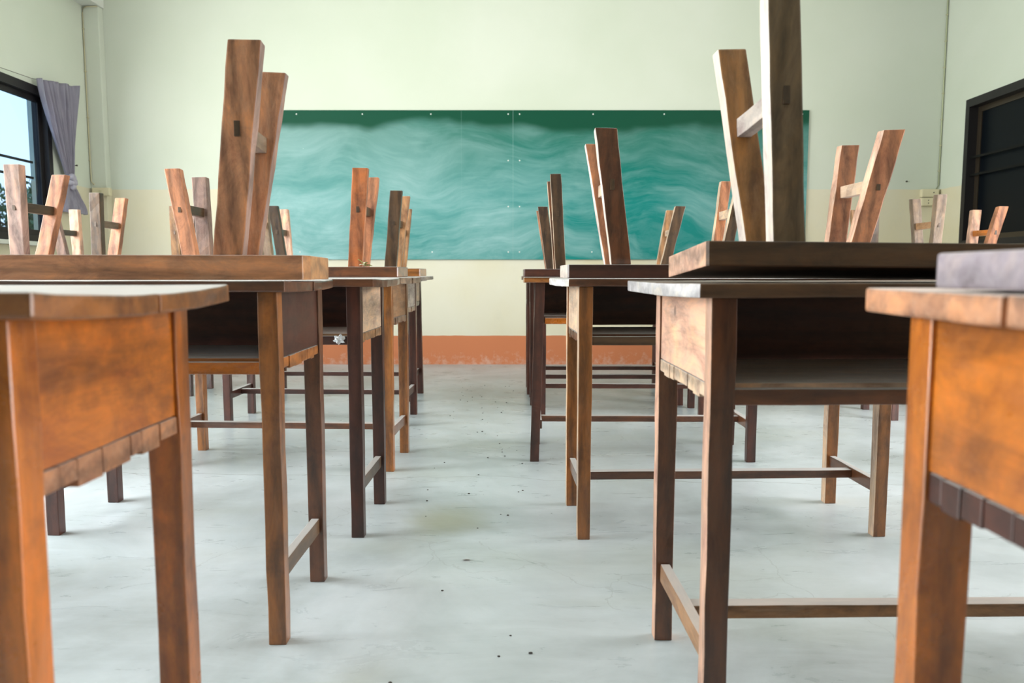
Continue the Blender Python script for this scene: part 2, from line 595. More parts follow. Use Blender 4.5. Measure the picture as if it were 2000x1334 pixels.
    dv = N(nt, 'ShaderNodeVectorMath', operation='ADD')
    L.new(geo.outputs['Position'], dv.inputs[0])
    vs = N(nt, 'ShaderNodeVectorMath', operation='SCALE')
    vs.inputs['Scale'].default_value = 0.35
    L.new(wn_.outputs['Color'], vs.inputs[0])
    L.new(vs.outputs[0], dv.inputs[1])
    L.new(dv.outputs[0], vo.inputs['Vector'])
    c2 = math_n(nt, 'LESS_THAN', vo.outputs['Distance'], 0.0035)
    gate = math_n(nt, 'GREATER_THAN', st.outputs['Fac'], 0.56)
    col = mix(nt, math_n(nt, 'MULTIPLY', math_n(nt, 'MULTIPLY', c2, gate), 0.22), col, (0.22, 0.24, 0.23, 1))
    # pepper of small dark specks
    v2 = N(nt, 'ShaderNodeTexVoronoi')
    v2.inputs['Scale'].default_value = 7
    L.new(geo.outputs['Position'], v2.inputs['Vector'])
    sz = math_n(nt, 'LESS_THAN', v2.outputs['Distance'], 0.022)
    wsep = N(nt, 'ShaderNodeSeparateColor')
    L.new(v2.outputs['Color'], wsep.inputs[0])
    keep = math_n(nt, 'GREATER_THAN', wsep.outputs[0], 0.72)
    col = mix(nt, math_n(nt, 'MULTIPLY', math_n(nt, 'MULTIPLY', sz, keep), 0.75), col, (0.08, 0.085, 0.08, 1))
    L.new(col, b.inputs['Base Color'])
    ro = math_n(nt, 'MULTIPLY_ADD', s.outputs['Fac'], 0.30, 0.16)
    L.new(ro, b.inputs['Roughness'])
    b.inputs['Specular IOR Level'].default_value = 0.45
    bp = N(nt, 'ShaderNodeBump')
    bp.inputs['Strength'].default_value = 0.10
    bp.inputs['Distance'].default_value = 0.01
    L.new(s.outputs['Fac'], bp.inputs['Height'])
    L.new(bp.outputs[0], b.inputs['Normal'])
    return m


def board_material():
    m, nt, b = new_mat('chalkboard_green')
    L = nt.links
    geo = N(nt, 'ShaderNodeNewGeometry')
    sp = N(nt, 'ShaderNodeSeparateXYZ')
    L.new(geo.outputs['Position'], sp.inputs[0])
    n0 = N(nt, 'ShaderNodeTexNoise')
    n0.inputs['Scale'].default_value = 1.4
    n0.inputs['Detail'].default_value = 3
    L.new(geo.outputs['Position'], n0.inputs['Vector'])
    # the clean strip along the top: below a wavy line the board is wiped with chalk
    edge = math_n(nt, 'MULTIPLY_ADD', math_n(nt, 'SUBTRACT', n0.outputs['Fac'], 0.5), 0.30, sp.outputs['Z'])
    mr = N(nt, 'ShaderNodeMapRange', interpolation_type='SMOOTHSTEP')
    mr.inputs[1].default_value = 1.93
    mr.inputs[2].default_value = 1.84
    L.new(edge, mr.inputs[0])
    mr2 = N(nt, 'ShaderNodeMapRange')
    mr2.inputs[1].default_value = 1.9
    mr2.inputs[2].default_value = 1.30
    mr2.inputs[3].default_value = 0.15
    mr2.inputs[4].default_value = 1.0
    L.new(edge, mr2.inputs[0])
    body = mix(nt, mr2.outputs[0], (0.006, 0.120, 0.070, 1), (0.004, 0.235, 0.215, 1))  # teal lower down: chalk film with a bluish reflection painted in
    base = mix(nt, mr.outputs[0], (0.001, 0.070, 0.036, 1), body)
    # swirled wiping marks
    dn = N(nt, 'ShaderNodeTexNoise')
    dn.inputs['Scale'].default_value = 1.1
    dn.inputs['Detail'].default_value = 2
    L.new(geo.outputs['Position'], dn.inputs['Vector'])
    vs = N(nt, 'ShaderNodeVectorMath', operation='SCALE')
    vs.inputs['Scale'].default_value = 0.55
    L.new(dn.outputs['Color'], vs.inputs[0])
    ad = N(nt, 'ShaderNodeVectorMath', operation='ADD')
    L.new(geo.outputs['Position'], ad.inputs[0])
    L.new(vs.outputs[0], ad.inputs[1])
    mp = N(nt, 'ShaderNodeMapping')
    mp.inputs['Scale'].default_value = (0.8, 1, 2.3)
    L.new(ad.outputs[0], mp.inputs[0])
    sw = N(nt, 'ShaderNodeTexNoise')
    sw.inputs['Scale'].default_value = 1.5
    sw.inputs['Detail'].default_value = 6
    sw.inputs['Roughness'].default_value = 0.58
    sw.inputs['Distortion'].default_value = 0.35
    L.new(mp.outputs[0], sw.inputs['Vector'])
    r = ramp(nt, [(0.36, (0, 0, 0, 1)), (0.52, (0.45, 0.45, 0.45, 1)), (0.74, (1, 1, 1, 1))])
    L.new(sw.outputs['Fac'], r.inputs[0])
    mp2 = N(nt, 'ShaderNodeMapping')
    mp2.inputs['Scale'].default_value = (1.6, 1, 15)
    L.new(ad.outputs[0], mp2.inputs[0])
    s2 = N(nt, 'ShaderNodeTexNoise')
    s2.inputs['Scale'].default_value = 1.2
    s2.inputs['Detail'].default_value = 5
    s2.inputs['Roughness'].default_value = 0.7
    L.new(mp2.outputs[0], s2.inputs['Vector'])
    r2 = ramp(nt, [(0.45, (0, 0, 0, 1)), (0.75, (1, 1, 1, 1))])
    L.new(s2.outputs['Fac'], r2.inputs[0])
    # chalk builds up leftwards and, with bluish reflection painted in, towards the bottom ledge
    lowz = N(nt, 'ShaderNodeMapRange')
    lowz.inputs[1].default_value = 1.95
    lowz.inputs[2].default_value = 0.90
    lowz.inputs[3].default_value = 0.30
    lowz.inputs[4].default_value = 1.0
    L.new(edge, lowz.inputs[0])
    leftx = N(nt, 'ShaderNodeMapRange')
    leftx.inputs[1].default_value = 0.6
    leftx.inputs[2].default_value = -2.2
    leftx.inputs[3].default_value = 0.0
    leftx.inputs[4].default_value = 0.25
    L.new(sp.outputs['X'], leftx.inputs[0])
    amt = math_n(nt, 'MULTIPLY', math_n(nt, 'ADD', math_n(nt, 'MULTIPLY', r.outputs[0], 0.68), math_n(nt, 'MULTIPLY', r2.outputs[0], 0.22)), lowz.outputs[0])
    amt = math_n(nt, 'ADD', amt, leftx.outputs[0])
    amt = math_n(nt, 'MULTIPLY', amt, mr.outputs[0], clamp=True)
    col = mix(nt, amt, base, (0.50, 0.72, 0.73, 1))
    # joints between the sheets
    for xs in (0.008, -0.40):
        d = math_n(nt, 'ABSOLUTE', math_n(nt, 'SUBTRACT', sp.outputs['X'], xs))
        ln = math_n(nt, 'LESS_THAN', d, 0.0025)
        col = mix(nt, math_n(nt, 'MULTIPLY', ln, 0.35 if xs > 0 else 0.12), col, (0.30, 0.48, 0.45, 1))
    # chalk crumbs
    v = N(nt, 'ShaderNodeTexVoronoi')
    v.inputs['Scale'].default_value = 5.5
    L.new(geo.outputs['Position'], v.inputs['Vector'])
    cs = N(nt, 'ShaderNodeSeparateColor')
    L.new(v.outputs['Color'], cs.inputs[0])
    dd = math_n(nt, 'MULTIPLY', math_n(nt, 'LESS_THAN', v.outputs['Distance'], 0.035), math_n(nt, 'GREATER_THAN', cs.outputs[0], 0.7))
    col = mix(nt, math_n(nt, 'MULTIPLY', dd, 0.6), col, (0.75, 0.85, 0.82, 1))
    L.new(col, b.inputs['Base Color'])
    b.inputs['Roughness'].default_value = 0.5
    b.inputs['Specular IOR Level'].default_value = 0.22
    return m


def glass_material(name, tint, gloss_mix=0.08, rough=0.02):
    m = bpy.data.materials.new(name)
    m.use_nodes = True
    nt = m.node_tree
    nt.nodes.clear()
    out = nt.nodes.new('ShaderNodeOutputMaterial')
    tr = nt.nodes.new('ShaderNodeBsdfTransparent')
    tr.inputs[0].default_value = c4(tint)
    gl = nt.nodes.new('ShaderNodeBsdfGlossy')
    gl.inputs['Roughness'].default_value = rough
    fr = nt.nodes.new('ShaderNodeFresnel')
    fr.inputs[0].default_value = 1.45
    mx = nt.nodes.new('ShaderNodeMixShader')
    ge = nt.nodes.new('ShaderNodeNewGeometry')
    front = math_n(nt, 'SUBTRACT', 1.0, ge.outputs['Backfacing'])
    fr.inputs[0].default_value = 1.35
    nt.links.new(math_n(nt, 'MULTIPLY', fr.outputs[0], front), mx.inputs[0])
    nt.links.new(tr.outputs[0], mx.inputs[1])
    nt.links.new(gl.outputs[0], mx.inputs[2])
    nt.links.new(mx.outputs[0], out.inputs[0])
    return m


M_WALL = wall_material()
M_FLOOR = floor_material()
M_CEIL = plain('ceiling_white', (0.78, 0.80, 0.74), 0.8)
M_BEAM = plain('beam_paint', (0.76, 0.79, 0.72), 0.75)
M_BOARD = board_material()
M_ALU = plain('dark_bronze_aluminium', (0.022, 0.020, 0.021), 0.4, 0.2, 0.3)
M_ALU2 = plain('bronze_aluminium_rail', (0.06, 0.045, 0.03), 0.35, 0.4)
M_SILVER = plain('silver_latch', (0.62, 0.63, 0.65), 0.35, 0.6)
M_BLUEGLASS = glass_material('blue_tinted_glass', (0.53, 0.635, 0.74))
M_CLEARGLASS = glass_material('clear_window_glass', (0.97, 0.985, 0.99))
M_DARKGLASS = plain('dark_tinted_glass', (0.003, 0.005, 0.008), 0.3, 0.0, 0.12)
M_BLACKBAR = plain('black_bar', (0.004, 0.004, 0.004), 0.6, 0.0, 0.2)
M_CREAM = plain('cream_plastic', (0.74, 0.68, 0.46), 0.4)
M_CABLE = plain('painted_cable', (0.60, 0.56, 0.36), 0.5)
M_CABLEG = plain('painted_conduit', (0.50, 0.54, 0.34), 0.5)
M_BLACK = plain('black_plastic', (0.02, 0.02, 0.02), 0.5)
M_NAIL = plain('rusty_nail', (0.06, 0.04, 0.03), 0.5, 0.5)
M_CHALK = plain('chalk_white', (0.80, 0.84, 0.80), 0.8)


# ------------------------------------------------------------------ room shell
def struct(name, bm, mat):
    return tag(obj(name, bm, mat), kind='structure')


bm = bmesh.new()
box(bm, XL - WT, XR + WT, YB - WT, YF + WT, -0.12, 0.0)
struct('floor', bm, M_FLOOR)
bm = bmesh.new()
box(bm, XL - WT, XR + WT, YB - WT, YF + WT, ZC, ZC + 0.12)
struct('ceiling', bm, M_CEIL)


def side_wall(name, x0, x1, opens):
    bm = bmesh.new()
    ys = sorted(opens)
    cur = YB - WT
    for (a, b_, c, d) in ys:
        box(bm, x0, x1, cur, a, 0, ZC)
        if c > 0.01:
            box(bm, x0, x1, a, b_, 0, c)
        box(bm, x0, x1, a, b_, d, ZC)
        cur = b_
    box(bm, x0, x1, cur, YF + WT, 0, ZC)
    return struct(name, bm, M_WALL)


side_wall('wall_left', XL - WT, XL, LEFT_OPEN)
side_wall('wall_right', XR, XR + WT, RIGHT_OPEN)
bm = bmesh.new()
box(bm, XL, XR, YF, YF + WT, 0, ZC)
struct('wall_front', bm, M_WALL)
bm = bmesh.new()
box(bm, XL, XR, YB - WT, YB, 0, ZC)
struct('wall_back', bm, M_WALL)
# ceiling beam above the window wall and the slim pier that carries it in the corner
bm = bmesh.new()
box(bm, XL, XL + 0.135, YB, YF, 2.795, ZC, bev=0.004)
struct('trim_1', bm, M_BEAM)
bm = bmesh.new()
box(bm, XL, XL + 0.125, YF - 0.07, YF, 0, 2.795, bev=0.006)
struct('trim_2', bm, M_WALL)

# ground outside
bm = bmesh.new()
box(bm, -70, 70, -60, 90, -0.5, -0.35)
mg, ntg, bg = new_mat('grass_ground')
ng = N(ntg, 'ShaderNodeTexNoise')
ng.inputs['Scale'].default_value = 0.8
rg = ramp(ntg, [(0.3, (0.06, 0.10, 0.03, 1)), (0.7, (0.16, 0.19, 0.08, 1))])
gg = N(ntg, 'ShaderNodeNewGeometry')
ntg.links.new(gg.outputs['Position'], ng.inputs['Vector'])
ntg.links.new(ng.outputs['Fac'], rg.inputs[0])
ntg.links.new(rg.outputs[0], bg.inputs['Base Color'])
bg.inputs['Roughness'].default_value = 0.9
struct('ground', bm, mg)

# ------------------------------------------------------------------ windows
def frame_ring(bm, x0, x1, y0, y1, z0, z1, w, bev=0.002, wt=None, wb=None):
    wt = wt or w
    wb = wb or w
    box(bm, x0, x1, y0, y0 + w, z0, z1, bev=bev)
    box(bm, x0, x1, y1 - w, y1, z0, z1, bev=bev)
    box(bm, x0, x1, y0 + w, y1 - w, z1 - wt, z1, bev=bev, axis='y')
    box(bm, x0, x1, y0 + w, y1 - w, z0, z0 + wb, bev=bev, axis='y')


def window(idx, xin, sign, op, dark=False, detail=False):
    """sign +1: left wall (outside is at -x)"""
    y0, y1, z0, z1 = op
    root = empty('window_%d' % idx, (xin, (y0 + y1) / 2, z0))
    root['kind'] = 'structure'
    cy = (y0 + y1) / 2

    def X(d):     # depth into the wall from the inner face
        return -sign * d

    def bx(bm, d0, d1, a, b_, c, d, **kw):
        xa, xb = sorted((X(d0), X(d1)))
        box(bm, xa, xb, a - cy, b_ - cy, c - z0, d - z0, **kw)

    def ring(bm, d0, d1, a, b_, c, d, w, **kw):
        xa, xb = sorted((X(d0), X(d1)))
        frame_ring(bm, xa, xb, a - cy, b_ - cy, c - z0, d - z0, w, **kw)
    bm = bmesh.new()
    ring(bm, -0.008, 0.10, y0, y1, z0, z1, 0.045, wt=0.06)
    obj('window_frame', bm, M_ALU, root)
    n = 3 if (y1 - y0) > 1.9 else 2
    lead = 0.055
    if detail:
        # far sash closed with blue glass, its neighbour slid open
        sashes = [(y1 - 0.575, y1 - 0.045, 0.03), (y0 + 0.05, y0 + 0.60, 0.06)]
    else:
        step = (y1 - y0 - 0.09) / n
        sashes = [(y0 + 0.045 + k * step, y0 + 0.045 + (k + 1) * step + (0.02 if k < n - 1 else 0), 0.03 + 0.03 * (k % 2)) for k in range(n)]
    for k, (a, b_, d) in enumerate(sashes):
        bm = bmesh.new()
        ring(bm, d, d + 0.025, a, b_, z0 + 0.045, z1 - 0.06, 0.04)
        s = obj('sash', bm, M_ALU2 if dark else M_ALU, root)
        bm = bmesh.new()
        bx(bm, d + 0.010, d + 0.015, a + 0.04, b_ - 0.04, z0 + 0.085, z1 - 0.10)
        obj('pane', bm, M_DARKGLASS if dark else (M_BLUEGLASS if (detail and k == 0) else M_CLEARGLASS), s)
    if detail or dark:
        # flat security bars outside the glass
        for zz in (1.53, 1.42) if not dark else (1.60, 1.47):
            bm = bmesh.new()
            bx(bm, 0.02 if dark else 0.11, 0.028 if dark else 0.122, y0 + 0.045, y1 - 0.045, zz - 0.008, zz + 0.008, axis='y')
            obj('security_bar', bm, M_BLACKBAR if dark else M_ALU, root)
    if detail:
        bm = bmesh.new()
        bx(bm, 0.010, 0.03, y1 - 0.600, y1 - 0.572, 1.44, 1.54, bev=0.003)
        obj('latch', bm, M_SILVER, root)
    # sill ledge inside
    bm = bmesh.new()
    bx(bm, -0.035, 0.10, y0 - 0.02, y1 + 0.02, z0 - 0.03, z0 - 0.001, bev=0.004, axis='y')
    obj('window_sill', bm, M_BEAM if not dark else M_ALU2, root)
    return root


window(1, XL, 1, LEFT_OPEN[0], detail=True)
window(2, XL, 1, LEFT_OPEN[2])
window(3, XR, -1, RIGHT_OPEN[0], dark=True)


def added_doorway(idx, xin, sign, op):  # unseen entrance added to let in low side light
    y0, y1, z0, z1 = op
    cy = (y0 + y1) / 2
    root = empty('door_%d' % idx, (xin, cy, 0))
    root['kind'] = 'structure'
    bm = bmesh.new()
    a, b_ = sorted((sign * 0.012, -sign * 0.10))
    box(bm, a, b_, y0 - cy, y0 - cy + 0.05, 0, z1, bev=0.003)
    box(bm, a, b_, y1 - cy - 0.05, y1 - cy, 0, z1, bev=0.003)
    box(bm, a, b_, y0 - cy + 0.05, y1 - cy - 0.05, z1 - 0.05, z1, bev=0.003, axis='y')
    obj('door_frame', bm, W('umber', 'z'), root)
    if z1 > 2.2:  # added transom: opening raised for higher side light
        bm = bmesh.new()
        a, b_ = sorted((-sign * 0.02, -sign * 0.07))
        box(bm, a, b_, y0 - cy + 0.05, y1 - cy - 0.05, 2.05, 2.10, bev=0.003, axis='y')
        obj('transom_bar', bm, W('umber', 'y'), root)
    # both leaves stand wide open, outside
    for e in (y0 - cy + 0.02, y1 - cy - 0.06):
        bm = bmesh.new()
        a, b_ = sorted((-sign * 0.20, -sign * 1.15))
        box(bm, a, b_, e, e + 0.04, 0.02, 2.0, bev=0.003)
        lf = obj('door_leaf', bm, W('umber', 'z'), root)
        bm = bmesh.new()
        bmesh.ops.create_icosphere(bm, subdivisions=2, radius=0.026, matrix=Matrix.Translation((-sign * 1.09, e + 0.055, 1.0)))
        obj('door_knob', bm, M_SILVER, lf, smooth=True)


added_doorway(1, XL, 1, LEFT_OPEN[1])
added_doorway(2, XR, -1, RIGHT_OPEN[1])

# ------------------------------------------------------------------ blackboard
bb = empty('blackboard', (0.02, YF - 0.001, 0.85))
tag(bb, 'long green blackboard smeared with wiped chalk on the front wall', 'blackboard')
box_obj('writing_surface', (-2.255, 2.325, -0.016, 0.0, 0.0, 1.17), M_BOARD, bb, bev=0.001)
for xs in (-2.22, -1.72, -1.20, -0.66, -0.05, 0.04, 0.62, 1.18, 1.72, 2.27):
    for zs in (0.06, 0.42, 0.78, 1.14):
        if zs in (0.42, 0.78) and abs(xs) > 0.1 and abs(xs) < 2.2:
            continue
        bm = bmesh.new()
        bmesh.ops.create_cone(bm, segments=10, radius1=0.006, radius2=0.004, depth=0.003, cap_ends=True,
                              matrix=Matrix.Translation((xs, -0.0175, zs)) @ Matrix.Rotation(PI / 2, 4, 'X'))
        obj('screw', bm, M_CHALK, bb)


# ------------------------------------------------------------------ desk
def desk(xa, ya, yaw, Wd, D, label, mats, centre=True, rear_bar=False, cup=0.002, over=(0.036, 0.036), ovf=(0.03, 0.03),
         T=0.722, seed=1, skew=(0, 0), gap=0.0, leg=0.038, topx=None, group='school desks with benches on top', tilt=None, anchor='l',
         seams=(0.5,), panel_lo=0.572, seam_w=0.0008):
    """xa, ya: front corner of the legs' footprint (left or right leg, by anchor)"""
    rnd = random.Random(seed)
    cs, sn = math.cos(yaw), math.sin(yaw)
    if anchor == 'l':
        cx = xa + cs * Wd / 2 - sn * D / 2
        cy = ya + sn * Wd / 2 + cs * D / 2
    else:
        cx = xa - cs * Wd / 2 - sn * D / 2
        cy = ya - sn * Wd / 2 + cs * D / 2
    root = empty('school_desk', (cx, cy, 0), yaw)
    tag(root, label, 'desk', group)
    hx, hy = Wd / 2, D / 2
    tt = 0.021
    zt = T - tt            # underside of the top
    lw = leg
    ld = 0.034
    # legs
    for sx in (-1, 1):
        for sy in (-1, 1):
            bm = bmesh.new()
            x0 = hx * sx - (lw if sx > 0 else 0)
            x1 = x0 + lw
            y0 = hy * sy - (ld if sy > 0 else 0)
            y1 = y0 + ld
            dx = dy = 0
            if tilt and (sx, sy) in tilt:
                dx, dy = tilt[(sx, sy)]
            tp = 0.0015
            lo = [(x0 + tp + dx, y0 + tp + dy, 0), (x1 - tp + dx, y0 + tp + dy, 0), (x1 - tp + dx, y1 - tp + dy, 0), (x0 + tp + dx, y1 - tp + dy, 0)]
            hi = [(x0, y0, zt), (x1, y0, zt), (x1, y1, zt), (x0, y1, zt)]
            quad_prism(bm, lo, hi, 9, 0.0009, 0.0022, rnd)
            key = mats['leg'] if isinstance(mats['leg'], str) else mats['leg'][(sx, sy)]
            obj('leg', bm, W(key, 'z'), root, xlit=W(mats['edge'] if isinstance(mats['edge'], str) else mats['edge'][sx], 'z') if mats.get('edge') else None)
    # side panels, flush a little behind the legs' outer faces
    for sx in (-1, 1):
        bm = bmesh.new()
        xo = hx * sx - 0.004 * sx
        xi = xo - 0.014 * sx
        box(bm, min(xo, xi), max(xo, xi), -hy + ld, hy - ld, panel_lo, zt, bev=0.001, seg=5, jit=0.0006, rnd=rnd, axis='y')
        obj('side_panel', bm, W(mats['panel'], 'y'), root)
    # back panel
    bm = bmesh.new()
    box(bm, -hx + lw, hx - lw, hy - 0.022, hy - 0.008, 0.567 + gap, zt, bev=0.001, seg=6, jit=0.0006, rnd=rnd, axis='x')
    obj('back_panel', bm, W(mats['back'], 'x'), root)
    # book shelf of narrow boards; their sawn ends show below the side panels
    bm = bmesh.new()
    y = -hy + ld
    yend = hy - ld
    while y < yend - 0.005:
        w_ = min(rnd.uniform(0.022, 0.052), yend - y)
        if yend - y - w_ < 0.012:
            w_ = yend - y
        th = rnd.uniform(0.019, 0.027)
        e = rnd.uniform(-0.001, 0.0015)
        box(bm, -hx + 0.003 - e, hx - 0.003 + e, y + 0.0006, y + w_ - 0.0006, panel_lo - 0.0015 - th, panel_lo - 0.0015, bev=0.0016, seg=3, jit=0.0004, rnd=rnd, axis='x')
        y += w_
    obj('shelf', bm, W(mats['shelf'], 'x'), root)
    # rail along the shelf front
    bm = bmesh.new()
    box(bm, -hx + lw, hx - lw, -hy + 0.004, -hy + 0.022, 0.542, 0.5655, bev=0.0015, seg=8, jit=0.0006, rnd=rnd, axis='x')
    obj('shelf_rail', bm, W(mats['rail'], 'x'), root)
    # side stretchers and the long one between them
    zs = 0.142 + rnd.uniform(-0.003, 0.003)
    for sx in (-1, 1):
        bm = bmesh.new()
        xo = hx * sx - 0.010 * sx
        xi = xo - 0.019 * sx
        box(bm, min(xo, xi), max(xo, xi), -hy + ld, hy - ld, zs - 0.018, zs + 0.018, bev=0.0025, seg=4, jit=0.0006, rnd=rnd, axis='y')
        obj('side_stretcher', bm, W(mats['bar'], 'y'), root)
    if centre:
        bm = bmesh.new()
        box(bm, -hx + 0.029, hx - 0.029, -0.015, 0.015, zs - 0.012, zs + 0.012, bev=0.002, seg=8, jit=0.0006, rnd=rnd, axis='x')
        obj('long_stretcher', bm, W(mats['bar'], 'x'), root)
    if rear_bar:
        bm = bmesh.new()
        box(bm, -hx + lw, hx - lw, hy - 0.028, hy - 0.006, 0.15, 0.176, bev=0.002, seg=8, jit=0.0006, rnd=rnd, axis='x')
        obj('rear_stretcher', bm, W(mats['bar'], 'x'), root)
    # top: planks side by side, slightly cupped, ends not quite square
    bm = bmesh.new()
    X0, X1 = -hx - over[0], hx + over[1]
    Y0, Y1 = -hy - ovf[0], hy + ovf[1]
    edges = [0.0] + list(seams) + [1.0]
    NY = 6
    NX = 10
    for k in range(len(edges) - 1):
        a = Y0 + (Y1 - Y0) * edges[k] + (seam_w if k else 0)
        b_ = Y0 + (Y1 - Y0) * edges[k + 1] - (seam_w if k < len(edges) - 2 else 0)
        e0, e1 = rnd.uniform(-0.003, 0.003), rnd.uniform(-0.003, 0.003)
        tmp = bmesh.new()
        grid = []
        for layer in (0, 1):
            g = []
            for i in range(NX + 1):
                row = []
                for j in range(NY + 1):
                    yy = a + (b_ - a) * j / NY
                    t = (yy - Y0) / (Y1 - Y0)
                    xs = X0 + e0 + skew[0] * t
                    xe = X1 + e1 + skew[1] * t
                    # rounded silhouette of the end
                    rr = 0.004 * (2 * t - 1) ** 4
                    xs += rr
                    xe -= rr
                    xx = xs + (xe - xs) * i / NX
                    z = T - cup * (1 - (2 * t - 1) ** 2)
                    zz = z if layer else z - tt
                    zz += rnd.uniform(-0.0005, 0.0005) + (0.001 * math.sin(xx * 7 + seed) if not layer else 0)
                    row.append(tmp.verts.new((xx + rnd.uniform(-.0006, .0006), yy, zz)))
                g.append(row)
            grid.append(g)
        for layer in (0, 1):
            g = grid[layer]
            for i in range(NX):
                for j in range(NY):
                    tmp.faces.new((g[i][j], g[i + 1][j], g[i + 1][j + 1], g[i][j + 1]))
        lo, hi = grid
        for i in range(NX):
            tmp.faces.new((lo[i][0], lo[i + 1][0], hi[i + 1][0], hi[i][0]))
            tmp.faces.new((lo[i][NY], hi[i][NY], hi[i + 1][NY], lo[i + 1][NY]))
        for j in range(NY):
            tmp.faces.new((lo[0][j], hi[0][j], hi[0][j + 1], lo[0][j + 1]))
            tmp.faces.new((lo[NX][j], lo[NX][j + 1], hi[NX][j + 1], hi[NX][j]))
        bmesh.ops.recalc_face_normals(tmp, faces=tmp.faces[:])
        es = [e for e in tmp.edges if len(e.link_faces) == 2 and e.link_faces[0].normal.dot(e.link_faces[1].normal) < 0.5]
        bmesh.ops.bevel(tmp, geom=es, offset=0.003, segments=2, profile=0.6, affect='EDGES', clamp_overlap=True)
        vm = {v: bm.verts.new(v.co) for v in tmp.verts}
        for f in tmp.faces:
            try:
                bm.faces.new([vm[v] for v in f.verts])
            except ValueError:
                pass
        tmp.free()
    obj('tabletop', bm, W(mats['top'], 'x'), root, xlit=W(mats['end'], 'x') if mats.get('end') else None)
    return root


def bench(xl, yf, yaw, label, mats, L=0.93, Wd=0.25, th=0.037, H=0.39, z=0.722, legspan=0.675, lean=(0.12, 0.12), ysplay=0.055, ybase=0.060,
          seed=1, tilt=0.0, roll=0.0, chamfer=None, lw=0.053, ld=0.034, group='benches turned upside down on the desks', anchor='l', offc=0.0,
          pegs=None, seat_seg=8):
    """an upturned bench: seat board lying on the desk, four splayed legs pointing up. xl, yf: front corner of the seat"""
    rnd = random.Random(seed * 7 + 3)
    cs, sn = math.cos(yaw), math.sin(yaw)
    s = 1 if anchor == 'l' else -1
    cx = xl + s * cs * L / 2 - sn * Wd / 2
    cy = yf + s * sn * L / 2 + cs * Wd / 2
    root = empty('wooden_bench', (cx, cy, z), yaw, tilt, roll)
    tag(root, label, 'bench', group)
    hx, hy = L / 2, Wd / 2
    bm = bmesh.new()
    ch = chamfer or {}
    pts = []
    for (sx, sy) in ((-1, -1), (1, -1), (1, 1), (-1, 1)):
        c = ch.get((sx, sy), (0.004, 0.004))
        p1 = (sx * (hx - c[0]), sy * hy)
        p2 = (sx * hx, sy * (hy - c[1]))
        if (sx, sy) in ((-1, -1), (1, 1)):
            pts += [p2, p1]
        else:
            pts += [p1, p2]
    lo = [bm.verts.new((p[0], p[1], 0.0)) for p in pts]
    hi = [bm.verts.new((p[0], p[1], th)) for p in pts]
    bm.faces.new(lo[::-1])
    bm.faces.new(hi)
    n = len(pts)
    for i in range(n):
        j = (i + 1) % n
        bm.faces.new((lo[i], lo[j], hi[j], hi[i]))
    bmesh.ops.recalc_face_normals(bm, faces=bm.faces[:])
    es = [e for e in bm.edges if e.link_faces[0].normal.dot(e.link_faces[1].normal) < 0.7]
    bmesh.ops.bevel(bm, geom=es, offset=0.0025, segments=2, profile=0.6, affect='EDGES', clamp_overlap=True)
    obj('seat', bm, W(mats['seat'], 'x'), root, xlit=W(mats['end'], 'x') if mats.get('end') else None)
    hs = legspan / 2
    zb = th
    for sx in (-1, 1):
        ln = lean[0] if sx < 0 else lean[1]
        cent = {}
        for sy in (-1, 1):
            xc = offc + sx * (hs - lw / 2)
            yc = sy * ybase
            tx = xc + sx * ln * (H - zb) + rnd.uniform(-.004, .004)
            ty = yc + sy * ysplay
            w2 = lw / 2
            w3 = w2 * rnd.uniform(0.96, 1.08)
            d2 = ld / 2
            bm = bmesh.new()
            lo = [(xc - w2, yc - d2, zb), (xc + w2, yc - d2, zb), (xc + w2, yc + d2, zb), (xc - w2, yc + d2, zb)]
            dz = rnd.uniform(-0.003, 0.003)
            hi = [(tx - w3, ty - d2, H + dz), (tx + w3, ty - d2, H + dz * 0.3), (tx + w3, ty + d2, H + dz), (tx - w3, ty + d2, H)]
            quad_prism(bm, lo, hi, 8, 0.0011, 0.0032, rnd)
            key = mats['leg'] if isinstance(mats['leg'], str) else mats['leg'][(sx, sy)]
            obj('leg', bm, W(key, 'z'), root, xlit=W(mats['edge'] if isinstance(mats['edge'], str) else mats['edge'][sx], 'z') if mats.get('edge') else None)
            cent[sy] = (xc, yc, tx, ty)
        # stretcher tenoned through both legs
        t = 0.60
        za = zb + (H - zb) * t
        xa = cent[-1][0] + (cent[-1][2] - cent[-1][0]) * t
        xb = cent[1][0] + (cent[1][2] - cent[1][0]) * t
        ya_ = cent[-1][1] + (cent[-1][3] - cent[-1][1]) * t
        yb_ = cent[1][1] + (cent[1][3] - cent[1][1]) * t
        bm = bmesh.new()
        w2, h2 = 0.012, 0.0165
        y0, y1 = ya_ + ld / 2 - 0.002, yb_ - ld / 2 + 0.002
        box(bm, 0, 0, 0, 0, 0, 0) if False else None
        lo = [(xa - w2, y0, za - h2), (xa + w2, y0, za - h2), (xa + w2, y0, za + h2), (xa - w2, y0, za + h2)]
        hi = [(xb - w2, y1, za - h2), (xb + w2, y1, za - h2), (xb + w2, y1, za + h2), (xb - w2, y1, za + h2)]
        quad_prism(bm, lo, hi, 3, 0.0005, 0.0015, rnd)
        # the narrower tenons that come out on the outer faces
        w4, h4 = 0.0055, 0.0145
        for (xx, a, c) in ((xa, ya_ - ld / 2 - (0.0035 if pegs else 0.0012), y0 + 0.002), (xb, y1 - 0.002, yb_ + ld / 2 + 0.0012)):
            box(bm, xx - w4, xx + w4, a, c, za - h4, za + h4, bev=0.0008, mat=1)
        obj('stretcher', bm, [W(mats['bar'], 'y'), W('umber', 'y')], root)
    return root


